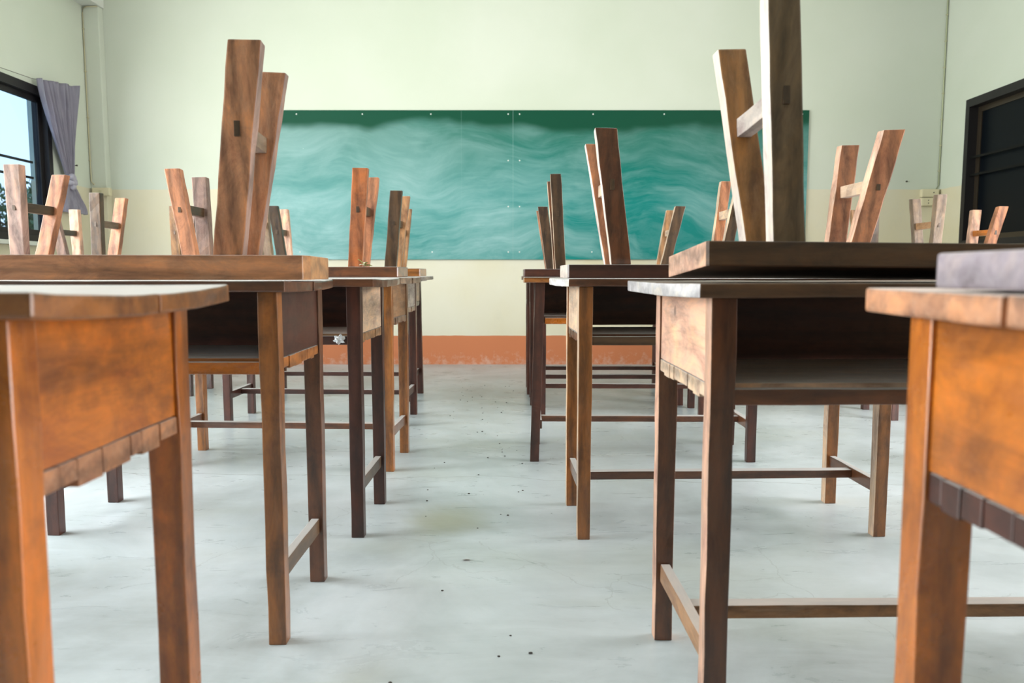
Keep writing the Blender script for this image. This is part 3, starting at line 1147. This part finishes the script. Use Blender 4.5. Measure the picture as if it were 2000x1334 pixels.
# timber sets
def DM(top, leg, panel, back='dark', shelf='brown', rail='brown', bar='brown', edge=None, end=None):  # edge, end: side light painted onto leg sides and tabletop ends
    return dict(edge=edge, end=end, top=top, leg=leg, panel=panel, back=back, shelf=shelf, rail=rail, bar=bar)


R = math.radians
AISLE_L = 'school desks left of the aisle'
AISLE_R = 'school desks right of the aisle'
OUT_L = 'school desks of the row by the window'
OUT_R = 'school desks of the row on the far right'

# --- left of the aisle, nearest first (anchor: front right leg corner)
desk(-0.386, 0.562, 0, 0.87, 0.315, 'orange varnished desk with bare top, cut off by the left edge of the photo',
     DM('amber', 'varnish', 'varnish', rail='varnish', shelf='salmon', bar='amber'), cup=0.006, over=(0.03, 0.042), ovf=(0.030, 0.030), seed=11, anchor='r',
     group=AISLE_L)
desk(-0.447, 1.403, 0, 0.87, 0.335, 'brown desk with scarred leg and dark maroon side panel, second left of the aisle',
     DM('brown', {(-1, -1): 'brown', (1, -1): 'amber', (-1, 1): 'brown', (1, 1): 'brown'}, 'dark', rail='varnish', shelf='amber', bar='umber'),
     centre=False, cup=0.003, over=(0.03, 0.030), ovf=(0.035, 0.045), seed=12, anchor='r', skew=(0, -0.012), group=AISLE_L)
desk(-0.412, 2.0, R(-1.2), 0.90, 0.335, 'desk with honey side panel, foil on its shelf edge, no bench, third left of aisle',
     DM('brown', 'dark', 'pale', rail='dark', shelf='tan', bar='umber'), centre=False, cup=0.003, over=(0.03, 0.045), ovf=(0.035, 0.05), seed=13, anchor='r',
     group=AISLE_L)
desk(-0.440, 2.69, R(-2.8), 0.89, 0.325, 'reddish brown desk with streaky faded side panel, fourth left of the aisle',
     DM('driftwood', 'amber', 'tan', rail='brown', shelf='brown', bar='brown'), cup=0.002, over=(0.03, 0.05), seed=14, anchor='r', group=AISLE_L)
desk(-0.508, 3.514, R(-2.0), 0.90, 0.33, 'weathered desk with grey ridged side panel, fifth left of the aisle',
     DM('greywood', 'dark', 'greywood', rail='dark', shelf='brown', bar='dark'), over=(0.03, 0.055), seed=15, anchor='r', group=AISLE_L)
desk(-0.566, 4.20, R(-1.5), 0.88, 0.33, 'furthest desk left of the aisle, dark splayed back leg, nearest the blackboard',
     DM('greywood', 'dark', 'pale', rail='dark', shelf='brown', bar='dark'), over=(0.03, 0.075), seed=16, anchor='r', group=AISLE_L,
     tilt={(1, 1): (0.012, 0.0), (1, -1): (0.008, 0.0)})

# --- right of the aisle (anchor: front left leg corner)
desk(0.343, 0.300, 0, 0.87, 0.335, 'bright orange varnished desk cut off by the right edge, nearest right of the aisle',
     DM('salmon', 'varnish', 'varnish', rail='amber', shelf='dark', bar='amber'), seam_w=0.0040, over=(0.017, 0.03), ovf=(0.03, 0.055), seed=21, seams=(0.52,),
     cup=0.001, leg=0.044, group=AISLE_R)
desk(0.290, 1.07, R(0.8), 0.88, 0.385, 'dark-topped desk with pale pinkish side panel and open shelf, second right of the aisle',
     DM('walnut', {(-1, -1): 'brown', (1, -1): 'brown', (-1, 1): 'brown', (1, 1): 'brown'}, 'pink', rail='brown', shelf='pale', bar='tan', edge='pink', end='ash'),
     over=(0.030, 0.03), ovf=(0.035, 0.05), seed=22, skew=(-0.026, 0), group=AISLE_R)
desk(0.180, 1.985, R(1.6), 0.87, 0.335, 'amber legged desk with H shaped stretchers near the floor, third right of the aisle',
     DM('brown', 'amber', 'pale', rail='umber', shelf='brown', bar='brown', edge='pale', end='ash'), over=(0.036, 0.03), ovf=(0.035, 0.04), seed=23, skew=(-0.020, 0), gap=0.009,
     group=AISLE_R)
desk(0.089, 2.84, R(-0.9), 0.865, 0.33, 'desk with slanting dark front leg and orange shelf rail, fourth right of the aisle',
     DM('amber', {(-1, -1): 'dark', (1, -1): 'dark', (-1, 1): 'dark', (1, 1): 'dark'}, 'driftwood', rail='varnish', shelf='brown', bar='brown'),
     over=(0.045, 0.03), seed=24, tilt={(-1, -1): (-0.020, 0.0), (-1, 1): (-0.010, 0)}, gap=0.0, group=AISLE_R)
desk(0.137, 3.76, R(-1.5), 0.86, 0.29, 'dark desk without a bench, fifth right of the aisle, mostly hidden',
     DM('dark', 'dark', 'umber', rail='dark', shelf='dark', bar='dark'), over=(0.03, 0.03), ovf=(0.02, 0.01), seed=25, group=AISLE_R)
desk(0.100, 4.085, R(-0.5), 0.86, 0.30, 'dark desk pushed against the fifth one, sixth right of the aisle',
     DM('brown', 'dark', 'brown', rail='dark', shelf='brown', bar='dark'), over=(0.03, 0.03), ovf=(0.01, 0.02), seed=26, group=AISLE_R)
desk(0.090, 4.455, 0, 0.86, 0.33, 'furthest desk right of the aisle with thin dark legs, closest to the blackboard wall',
     DM('brown', 'dark', 'tan', rail='dark', shelf='brown', bar='dark'), over=(0.03, 0.03), seed=27, group=AISLE_R)

# --- outer rows
desk(-1.72, 2.60, 0, 0.87, 0.335, 'nearest desk of the row by the window, under the thick pinkish grey bench',
     DM('brown', 'brown', 'tan'), seed=31, anchor='r', group=OUT_L)
desk(-1.925, 3.57, 0, 0.87, 0.335, 'middle desk of the row beside the window, under the dark legged bench',
     DM('brown', 'dark', 'brown'), seed=32, anchor='r', group=OUT_L)
desk(-1.925, 4.385, 0, 0.87, 0.335, 'back desk of the row beside the window, under the pale pink bench',
     DM('brown', 'dark', 'brown', bar='dark'), seed=33, anchor='r', group=OUT_L)
desk(1.905, 3.651, 0, 0.87, 0.335, 'nearer desk of the far right row, in front of the socket boxes',
     DM('brown', 'dark', 'brown', bar='dark'), seed=41, group=OUT_R)
desk(1.93, 4.38, 0, 0.87, 0.335, 'farther desk of the far right row, in front of the dark window',
     DM('brown', 'dark', 'brown', bar='dark'), seed=42, group=OUT_R)


# ------------------------------------------------------------------ upturned benches
def BM(seat, leg, bar, edge=None, end=None):  # edge, end: side light painted onto leg sides and seat ends
    return dict(edge=edge, end=end, seat=seat, leg=leg, bar=bar)


BG = 'benches turned upside down on the desks'
bench(-0.390, 1.415, R(5), 'largest reddish brown upturned bench with tall wide legs, left of the aisle',
      BM('salmon', {(-1, -1): 'salmon', (1, -1): 'salmon', (-1, 1): 'salmon', (1, 1): 'salmon'}, 'driftwood', edge='mauve', end='honey'), anchor='r', z=0.7235, seed=2, lw=0.057, th=0.047,
      chamfer={(1, -1): (0.010, 0.03)}, H=0.442, lean=(0.11, 0.15), legspan=0.70, offc=-0.018, pegs=True)
bench(-0.410, 2.665, 0, 'orange-brown upturned bench with mortised legs, on the fourth desk left of the aisle',
      BM('brown', {(-1, -1): 'rosy', (1, -1): 'copper', (-1, 1): 'mauve', (1, 1): 'rosy'}, 'umber'), anchor='r', z=0.7235, seed=3, lean=(0.10, 0.10), offc=0.0,
      legspan=0.65, H=0.385, lw=0.052)
bench(-0.430, 3.46, 0, 'upturned bench with one straight olive brown leg, on the fifth desk left of aisle',
      BM('amber', {(-1, -1): 'driftwood', (1, -1): 'umber', (-1, 1): 'driftwood', (1, 1): 'tan'}, 'umber'), anchor='r', z=0.7235, seed=4, offc=0.008, lean=(0.12, 0.12),
      H=0.395, lw=0.055)
bench(-0.510, 4.16, 0, 'upturned bench on the last desk left of the aisle, one dark and one pink leg',
      BM('brown', {(-1, -1): 'umber', (1, -1): 'tan', (-1, 1): 'pink', (1, 1): 'tan'}, 'umber'), anchor='r', z=0.7235, seed=5, lean=(0.10, 0.08), H=0.39,
      legspan=0.71, ybase=0.05, ysplay=0.05)

bench(0.342, 0.35, 0, 'blurred greyish violet bench seat lying on the nearest desk at the right edge',
      BM('lilac', 'rosy', 'rosy'), z=0.7235, seed=6, th=0.028)
bench(0.290, 1.105, R(1.5), 'tallest dark brown upturned bench, gap under its seat, on second desk right of aisle',
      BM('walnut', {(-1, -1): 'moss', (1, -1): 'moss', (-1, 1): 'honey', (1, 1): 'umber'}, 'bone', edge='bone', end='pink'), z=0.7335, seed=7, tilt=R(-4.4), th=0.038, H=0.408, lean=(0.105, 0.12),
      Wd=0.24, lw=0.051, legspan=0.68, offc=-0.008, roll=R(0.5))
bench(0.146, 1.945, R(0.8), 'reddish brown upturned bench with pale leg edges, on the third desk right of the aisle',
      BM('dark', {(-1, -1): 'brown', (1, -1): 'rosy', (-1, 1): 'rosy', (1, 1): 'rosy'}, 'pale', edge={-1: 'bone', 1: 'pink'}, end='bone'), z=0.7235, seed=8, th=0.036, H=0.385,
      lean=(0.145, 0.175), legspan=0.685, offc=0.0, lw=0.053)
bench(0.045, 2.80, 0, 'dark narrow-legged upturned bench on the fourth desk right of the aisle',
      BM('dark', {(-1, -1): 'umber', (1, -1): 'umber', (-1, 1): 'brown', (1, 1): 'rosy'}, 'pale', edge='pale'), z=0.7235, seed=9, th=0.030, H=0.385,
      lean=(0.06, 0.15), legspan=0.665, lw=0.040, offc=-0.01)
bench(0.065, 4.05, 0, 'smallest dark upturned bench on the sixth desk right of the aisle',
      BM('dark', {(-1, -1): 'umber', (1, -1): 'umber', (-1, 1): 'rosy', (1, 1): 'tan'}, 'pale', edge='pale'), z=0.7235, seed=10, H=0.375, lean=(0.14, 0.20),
      legspan=0.68, lw=0.052)

bench(-1.625, 2.62, 0, 'upturned bench with thick pinkish grey legs in front of the blue window glass',
      BM('rosy', {(-1, -1): 'mauve', (1, -1): 'mauve', (-1, 1): 'mauve', (1, 1): 'rosy'}, 'umber'), anchor='r', z=0.7235, seed=51, lean=(0.12, 0.13), H=0.39,
      ysplay=0.075)
bench(-1.86, 3.55, 0, 'upturned bench with dark brown front leg standing under the cream wall socket',
      BM('rosy', {(-1, -1): 'umber', (1, -1): 'umber', (-1, 1): 'rosy', (1, 1): 'rosy'}, 'driftwood'), anchor='r', z=0.7235, seed=52, lean=(0.12, 0.10), H=0.395)
bench(-1.86, 4.36, 0, 'pale pink upturned bench, farthest of the row beside the window',
      BM('rosy', {(-1, -1): 'mauve', (1, -1): 'tan', (-1, 1): 'pink', (1, 1): 'mauve'}, 'umber'), anchor='r', z=0.7235, seed=53, lean=(0.12, 0.06), H=0.405,
      legspan=0.71)
bench(1.93, 3.60, 0, 'pale weathered upturned bench in front of the wall sockets at right',
      BM('driftwood', {(-1, -1): 'driftwood', (1, -1): 'driftwood', (-1, 1): 'driftwood', (1, 1): 'driftwood'}, 'tan'), z=0.7235, seed=54, lean=(0.03, 0.10), H=0.395,
      lw=0.045)
bench(1.90, 4.16, 0, 'orange-brown upturned bench with one pink leg, in front of the dark window at right',
      BM('brown', {(-1, -1): 'umber', (1, -1): 'rosy', (-1, 1): 'tan', (1, 1): 'pink'}, 'varnish'), z=0.7235, seed=55, lean=(0.10, 0.17), H=0.385,
      legspan=0.68)

# ------------------------------------------------------------------ curtain at the left window
mc, ntc, bc = new_mat('curtain_cloth')
nc = N(ntc, 'ShaderNodeTexNoise')
nc.inputs['Scale'].default_value = 6
nc.inputs['Detail'].default_value = 5
rc = ramp(ntc, [(0.3, (0.58, 0.55, 0.66, 1)), (0.7, (0.78, 0.74, 0.83, 1))])
ntc.links.new(nc.outputs['Fac'], rc.inputs[0])
ntc.links.new(rc.outputs[0], bc.inputs['Base Color'])
bc.inputs['Roughness'].default_value = 0.9
tl = N(ntc, 'ShaderNodeBsdfTranslucent')
tl.inputs[0].default_value = (0.45, 0.45, 0.58, 1)
ms = N(ntc, 'ShaderNodeMixShader')
ms.inputs[0].default_value = 0.35
outc = [n for n in ntc.nodes if n.type == 'OUTPUT_MATERIAL'][0]
ntc.links.new(bc.outputs[0], ms.inputs[1])
ntc.links.new(tl.outputs[0], ms.inputs[2])
ntc.links.new(ms.outputs[0], outc.inputs[0])

cur = empty('curtain', (XL, 5.42, 1.2))
tag(cur, 'faded grey lilac curtain gathered and knotted beside the left window', 'curtain')


def cloth(prof, nu, nv, pleats, amp, seed):
    """prof(v) -> (ya, yb, z); cloth sheet hanging a little off the left wall, with folds"""
    bm = bmesh.new()
    rnd = random.Random(seed)
    ph = [rnd.uniform(0, 6.28) for _ in range(4)]
    rows = []
    for j in range(nv + 1):
        v = j / nv
        ya, yb, z, am = prof(v)
        row = []
        for i in range(nu + 1):
            u = i / nu
            f = math.sin(u * pleats * 2 * PI + ph[0] + 1.5 * v) + 0.5 * math.sin(u * pleats * 4.6 * PI + ph[1] - 2 * v) + 0.25 * math.sin(u * 31 + ph[2] + v * 5)
            x = 0.035 + amp * am * (f + 1.6) * 0.5
            sag = (-0.060 * (1 - u) + 0.006 * math.sin(u * PI * 6 + ph[3])) * (1 - v) ** 2 if z > 1.43 else 0
            row.append(bm.verts.new((x, ya + (yb - ya) * u - 5.42, z - 1.2 + sag)))
        rows.append(row)
    for j in range(nv):
        for i in range(nu):
            bm.faces.new((rows[j][i], rows[j][i + 1], rows[j + 1][i + 1], rows[j + 1][i]))
    bmesh.ops.solidify(bm, geom=bm.faces[:], thickness=0.0012)
    return bm


def prof_top(v):
    e = v ** 1.15
    ya = 5.19 + (5.505 - 5.19) * e
    yb = 5.635 + (5.585 - 5.635) * e
    return ya, yb, 2.125 - (2.125 - 1.44) * v, 1.0 - 0.6 * e


def prof_bot(v):
    e = math.sin(v * PI / 2)
    ya = 5.51 + (5.40 - 5.51) * e
    yb = 5.58 + (5.72 - 5.58) * e
    return ya, yb, 1.40 - 0.215 * v, 0.5 + 0.7 * v


obj('gathered_cloth', cloth(prof_top, 90, 36, 7, 0.044, 4), mc, cur, smooth=True)
obj('hanging_tail', cloth(prof_bot, 40, 16, 3, 0.030, 9), mc, cur, smooth=True)
bm = bmesh.new()
for (dy, dz, r_, sq) in ((0.125, 0.245, 0.036, 0.8), (0.150, 0.215, 0.032, 1.0), (0.105, 0.205, 0.028, 0.8), (0.135, 0.180, 0.026, 1.1)):
    tmp_m = Matrix.Translation((0.06, dy, dz)) @ Matrix.Diagonal((0.85, 1.0, sq, 1))
    res = bmesh.ops.create_icosphere(bm, subdivisions=3, radius=r_, matrix=tmp_m)
    for v in res['verts']:
        nn = noise.noise(v.co * 38) * 0.008
        v.co += (v.co - Vector((0.06, dy, dz))).normalized() * nn
obj('knot', bm, mc, cur, smooth=True)
# the cord it hangs from
bm = bmesh.new()
tube(bm, [(XL + 0.022, 3.4, 2.13), (XL + 0.022, 4.2, 2.075), (XL + 0.022, 4.77, 2.055), (XL + 0.022, 5.2, 2.072), (XL + 0.018, 5.64, 2.130)], 0.0016, 6)
tag(obj('curtain_wire', bm, M_NAIL), 'thin sagging curtain wire stretched above the left window', 'wire')

# ------------------------------------------------------------------ wall fittings
def conduit(label, pts, r, mat, clips):
    t = empty('electric_cable', pts[0])
    tag(t, label, 'cable')
    o = Vector(pts[0])
    bm = bmesh.new()
    tube(bm, [Vector(p) - o for p in pts], r, 8)
    obj('cable_run', bm, mat, t, smooth=True)
    for c in clips:
        bm = bmesh.new()
        c = Vector(c) - o
        box(bm, c.x - 0.009, c.x + 0.009, c.y - 0.006, c.y + 0.006, c.z - 0.003, c.z + 0.003, bev=0.001)
        obj('cable_clip', bm, M_CABLE, t)
    return t


xl_, yc_ = XL + 0.005, YF - 0.078
conduit('thin cream cable running up the left corner from the socket box',
        [(XL + 0.030, yc_ + 0.004, 1.435), (XL + 0.010, yc_, 1.46), (XL + 0.008, yc_, 2.0), (XL + 0.008, yc_, 2.74), (XL + 0.014, yc_, 2.775), (XL + 0.04, yc_, 2.786), (XL + 0.122, yc_, 2.788)],
        0.0045, M_CABLE, [(XL + 0.008, yc_, z) for z in (1.62, 1.95, 2.3, 2.62)])
conduit('slim greenish cable down the right corner of the front wall',
        [(XR - 0.012, YF - 0.006, 3.2), (XR - 0.012, YF - 0.006, 2.2), (XR - 0.012, YF - 0.006, 1.44), (XR - 0.030, YF - 0.008, 1.405)],
        0.005, M_CABLEG, [(XR - 0.012, YF - 0.006, z) for z in (1.55, 1.75, 1.95, 2.15, 2.35, 2.55, 2.75)])


def socket_box(name, x0, x1, z0, z1, y, label, holes, group=None):
    t = empty(name, ((x0 + x1) / 2, y, (z0 + z1) / 2))
    tag(t, label, 'electrical box', group)
    w, h = (x1 - x0) / 2, (z1 - z0) / 2
    box_obj('housing', (-w, w, -0.038, 0, -h, h), M_CREAM, t, bev=0.004)
    box_obj('cover_plate', (-w + 0.006, w - 0.006, -0.041, -0.0375, -h + 0.005, h - 0.005), M_CREAM, t, bev=0.0015)
    for (hx_, hz_, r_) in holes:
        bm = bmesh.new()
        bmesh.ops.create_cone(bm, segments=12, radius1=r_, radius2=r_, depth=0.003, cap_ends=True,
                              matrix=Matrix.Translation((hx_, -0.0415, hz_)) @ Matrix.Rotation(PI / 2, 4, 'X'))
        obj('hole', bm, M_BLACK, t)
    return t


t = socket_box('switch_box', XL + 0.028, XL + 0.165, 1.345, 1.408, YF - 0.071, 'cream switch box low in the left corner of the front wall', [])
box_obj('toggle', (-0.012, 0.012, -0.048, -0.040, -0.012, 0.012), M_CABLE, t, bev=0.003)
socket_box('junction_box', XR - 0.155, XR - 0.020, 1.342, 1.405, YF, 'upper cream box at the right corner, one dark hole', [(0.022, 0.004, 0.005)], 'boxes at the right corner')
socket_box('wall_socket', XR - 0.155, XR - 0.060, 1.274, 1.338, YF, 'lower cream socket at the right corner, two pin holes under the upper box', [(0.004, 0.011, 0.004), (0.004, -0.011, 0.004)],
           'boxes at the right corner')


def nail(loc, d, label):
    bm = bmesh.new()
    L_ = Vector(d)
    tube(bm, [Vector((0, 0, 0)), L_ * 0.014, L_ * 0.0142, L_ * 0.018], [0.003, 0.003, 0.007, 0.006], 8)
    o = obj('nail', bm, M_NAIL)
    o.location = loc
    return tag(o, label, 'nail')


nail((XL, 5.64, 2.135), (1, 0, 0), 'dark nail holding the top corner of the curtain')
nail((XL, 5.66, 2.00), (1, 0, 0), 'nail above the pale hook mark right of the curtain')
nail((XL, 5.70, 1.555), (1, 0, 0), 'lone dark nail low on the left wall between curtain and corner')
nail((3.14, YF, 1.468), (0, -1, 0), 'small dark nail in the front wall just above the cream paint at right')
bm = bmesh.new()
box(bm, 0, 0.008, -0.02, 0.02, -0.006, 0.006, bev=0.002)
box(bm, 0.006, 0.016, -0.02, -0.012, -0.004, 0.03, bev=0.002)
o = obj('wall_hook', bm, M_BEAM)
o.location = (XL, 5.665, 1.915)
tag(o, 'small white painted hook on the left wall beside the curtain', 'hook')

# ------------------------------------------------------------------ small litter
# crumpled foil stuck on the shelf rail of the third left desk
mf = plain('crumpled_foil', (0.80, 0.82, 0.85), 0.30, 0.75)
bm = bmesh.new()
bmesh.ops.create_icosphere(bm, subdivisions=3, radius=0.011)
for v in bm.verts:
    v.co = Vector((v.co.x * 1.15, v.co.y * 0.45, v.co.z * 0.95)) * (1 + 0.95 * noise.noise(v.co * 190 + Vector((3, 1, 7))) + 0.3 * noise.noise(v.co * 600))
o = obj('foil_scrap', bm, mf)
o.location = (-0.472, 2.003, 0.557)
tag(o, 'crumpled silver foil scrap stuck to a shelf edge under the third left desk', 'foil')

# dried leaf between the legs of the bench on the fourth left desk
ml = plain('dried_leaf', (0.22, 0.21, 0.06), 0.7)
ml2 = plain('withered_petal', (0.75, 0.75, 0.55), 0.7)
fl = empty('dried_flower', (-0.535, 2.685, 0.7605))
tag(fl, 'small withered yellow-green flower on the seat of the fourth left bench', 'flower')
rnd = random.Random(5)
for k in range(5):
    bm = bmesh.new()
    a = k * 1.3 + 0.3
    ln = 0.016 + 0.012 * rnd.random()
    pts = []
    for i in range(7):
        t_ = i / 6
        w_ = 0.006 * math.sin(PI * min(1, t_ * 0.95 + 0.05))
        x = ln * t_
        z = 0.004 + 0.036 * t_ * (0.35 + 0.3 * (k % 3)) - 0.012 * t_ * t_
        pts.append((bm.verts.new((x, -w_, z + 0.002)), bm.verts.new((x, 0, z)), bm.verts.new((x, w_, z + 0.002))))
    for i in range(6):
        bm.faces.new((pts[i][0], pts[i][1], pts[i + 1][1], pts[i + 1][0]))
        bm.faces.new((pts[i][1], pts[i][2], pts[i + 1][2], pts[i + 1][1]))
    bmesh.ops.rotate(bm, verts=bm.verts[:], cent=(0, 0, 0), matrix=Matrix.Rotation(a, 3, 'Z'))
    bmesh.ops.solidify(bm, geom=bm.faces[:], thickness=0.0006)
    obj('petal' if k % 2 else 'leaf', bm, ml2 if k % 2 else ml, fl, smooth=True)
bm = bmesh.new()
tube(bm, [(0, 0, 0.003), (0.012, -0.004, 0.006), (0.030, -0.006, 0.0035)], 0.0014, 6)
obj('stem', bm, ml, fl)

# a brown leaf chip and grit on the aisle floor
bm = bmesh.new()
pp = [(-0.011, -0.002), (-0.004, -0.006), (0.008, -0.005), (0.012, 0.001), (0.003, 0.005), (-0.006, 0.004)]
vs_ = [bm.verts.new((x, y, 0.0015 + 0.002 * math.sin(k))) for k, (x, y) in enumerate(pp)]
bm.faces.new(vs_)
bmesh.ops.solidify(bm, geom=bm.faces[:], thickness=0.0012)
o = obj('leaf_chip', bm, plain('brown_leaf_chip', (0.32, 0.20, 0.14), 0.8))
o.location = (-0.118, 1.842, 0.001)
tag(o, 'tiny brown leaf chip on the concrete in the middle of the aisle', 'leaf')

rnd = random.Random(77)
bm = bmesh.new()
for k in range(70):
    x, y = rnd.uniform(-0.33, 0.04), rnd.uniform(0.9, 4.9)
    r_ = rnd.uniform(0.0016, 0.0036)
    bmesh.ops.create_icosphere(bm, subdivisions=1, radius=r_, matrix=Matrix.Translation((x, y, r_ * 0.4)) @ Matrix.Diagonal((1.3, 1, 0.6, 1)))
tag(obj('floor_grit', bm, plain('dark_grit', (0.05, 0.045, 0.04), 0.8)), 'fine dark grit scattered over the concrete floor', 'grit', kind='stuff')

# ------------------------------------------------------------------ a tree outside the left window
mleaf, ntl, bl = new_mat('tree_leaves')
oi_ = N(ntl, 'ShaderNodeTexNoise')
oi_.inputs['Scale'].default_value = 2.0
rl = ramp(ntl, [(0.3, (0.03, 0.09, 0.03, 1)), (0.7, (0.10, 0.20, 0.07, 1))])
ntl.links.new(oi_.outputs['Fac'], rl.inputs[0])
ntl.links.new(rl.outputs[0], bl.inputs['Base Color'])
mbark = plain('bark', (0.10, 0.07, 0.05), 0.9)


def tree(x, y, h, spread, seed, label):
    t = empty('leafy_tree', (x, y, -0.35))
    tag(t, label, 'tree', 'trees outside the left window')
    rnd = random.Random(seed)
    bm = bmesh.new()
    tube(bm, [(0, 0, 0), (0.05, 0.02, h * 0.3), (-0.04, 0.05, h * 0.55), (0.05, 0, h * 0.8)], [0.16, 0.12, 0.09, 0.04], 10)
    for k in range(6):
        a = k * 1.05
        tube(bm, [(0, 0, h * (0.3 + 0.06 * k)), (math.cos(a) * spread * 0.4, math.sin(a) * spread * 0.4, h * (0.5 + 0.05 * k)),
                  (math.cos(a) * spread * 0.75, math.sin(a) * spread * 0.75, h * (0.6 + 0.05 * k))], [0.06, 0.04, 0.015], 6)
    obj('trunk', bm, mbark, t)
    bm = bmesh.new()
    cl = [(rnd.gauss(0, spread * 0.42), rnd.gauss(0, spread * 0.42), h * rnd.uniform(0.42, 0.98), rnd.uniform(0.3, 0.6) * spread * 0.7) for _ in range(26)]
    for (cx, cy, cz, r_) in cl:
        for k in range(110):
            d = Vector((rnd.gauss(0, 1), rnd.gauss(0, 1), rnd.gauss(0, 0.8)))
            d = d.normalized() * r_ * rnd.uniform(0.6, 1.05)
            p = Vector((cx, cy, cz)) + d
            a = Vector((rnd.gauss(0, 1), rnd.gauss(0, 1), rnd.gauss(0, 1))).normalized() * 0.11
            b_ = a.cross(Vector((rnd.gauss(0, 1), rnd.gauss(0, 1), rnd.gauss(0, 1)))).normalized() * 0.05
            bm.faces.new([bm.verts.new(p - a), bm.verts.new(p + b_), bm.verts.new(p + a), bm.verts.new(p - b_)])
    obj('foliage', bm, mleaf, t)


tree(-15.0, 23.5, 3.6, 2.0, 3, 'leafy tree seen blue through the tinted glass of the left window')
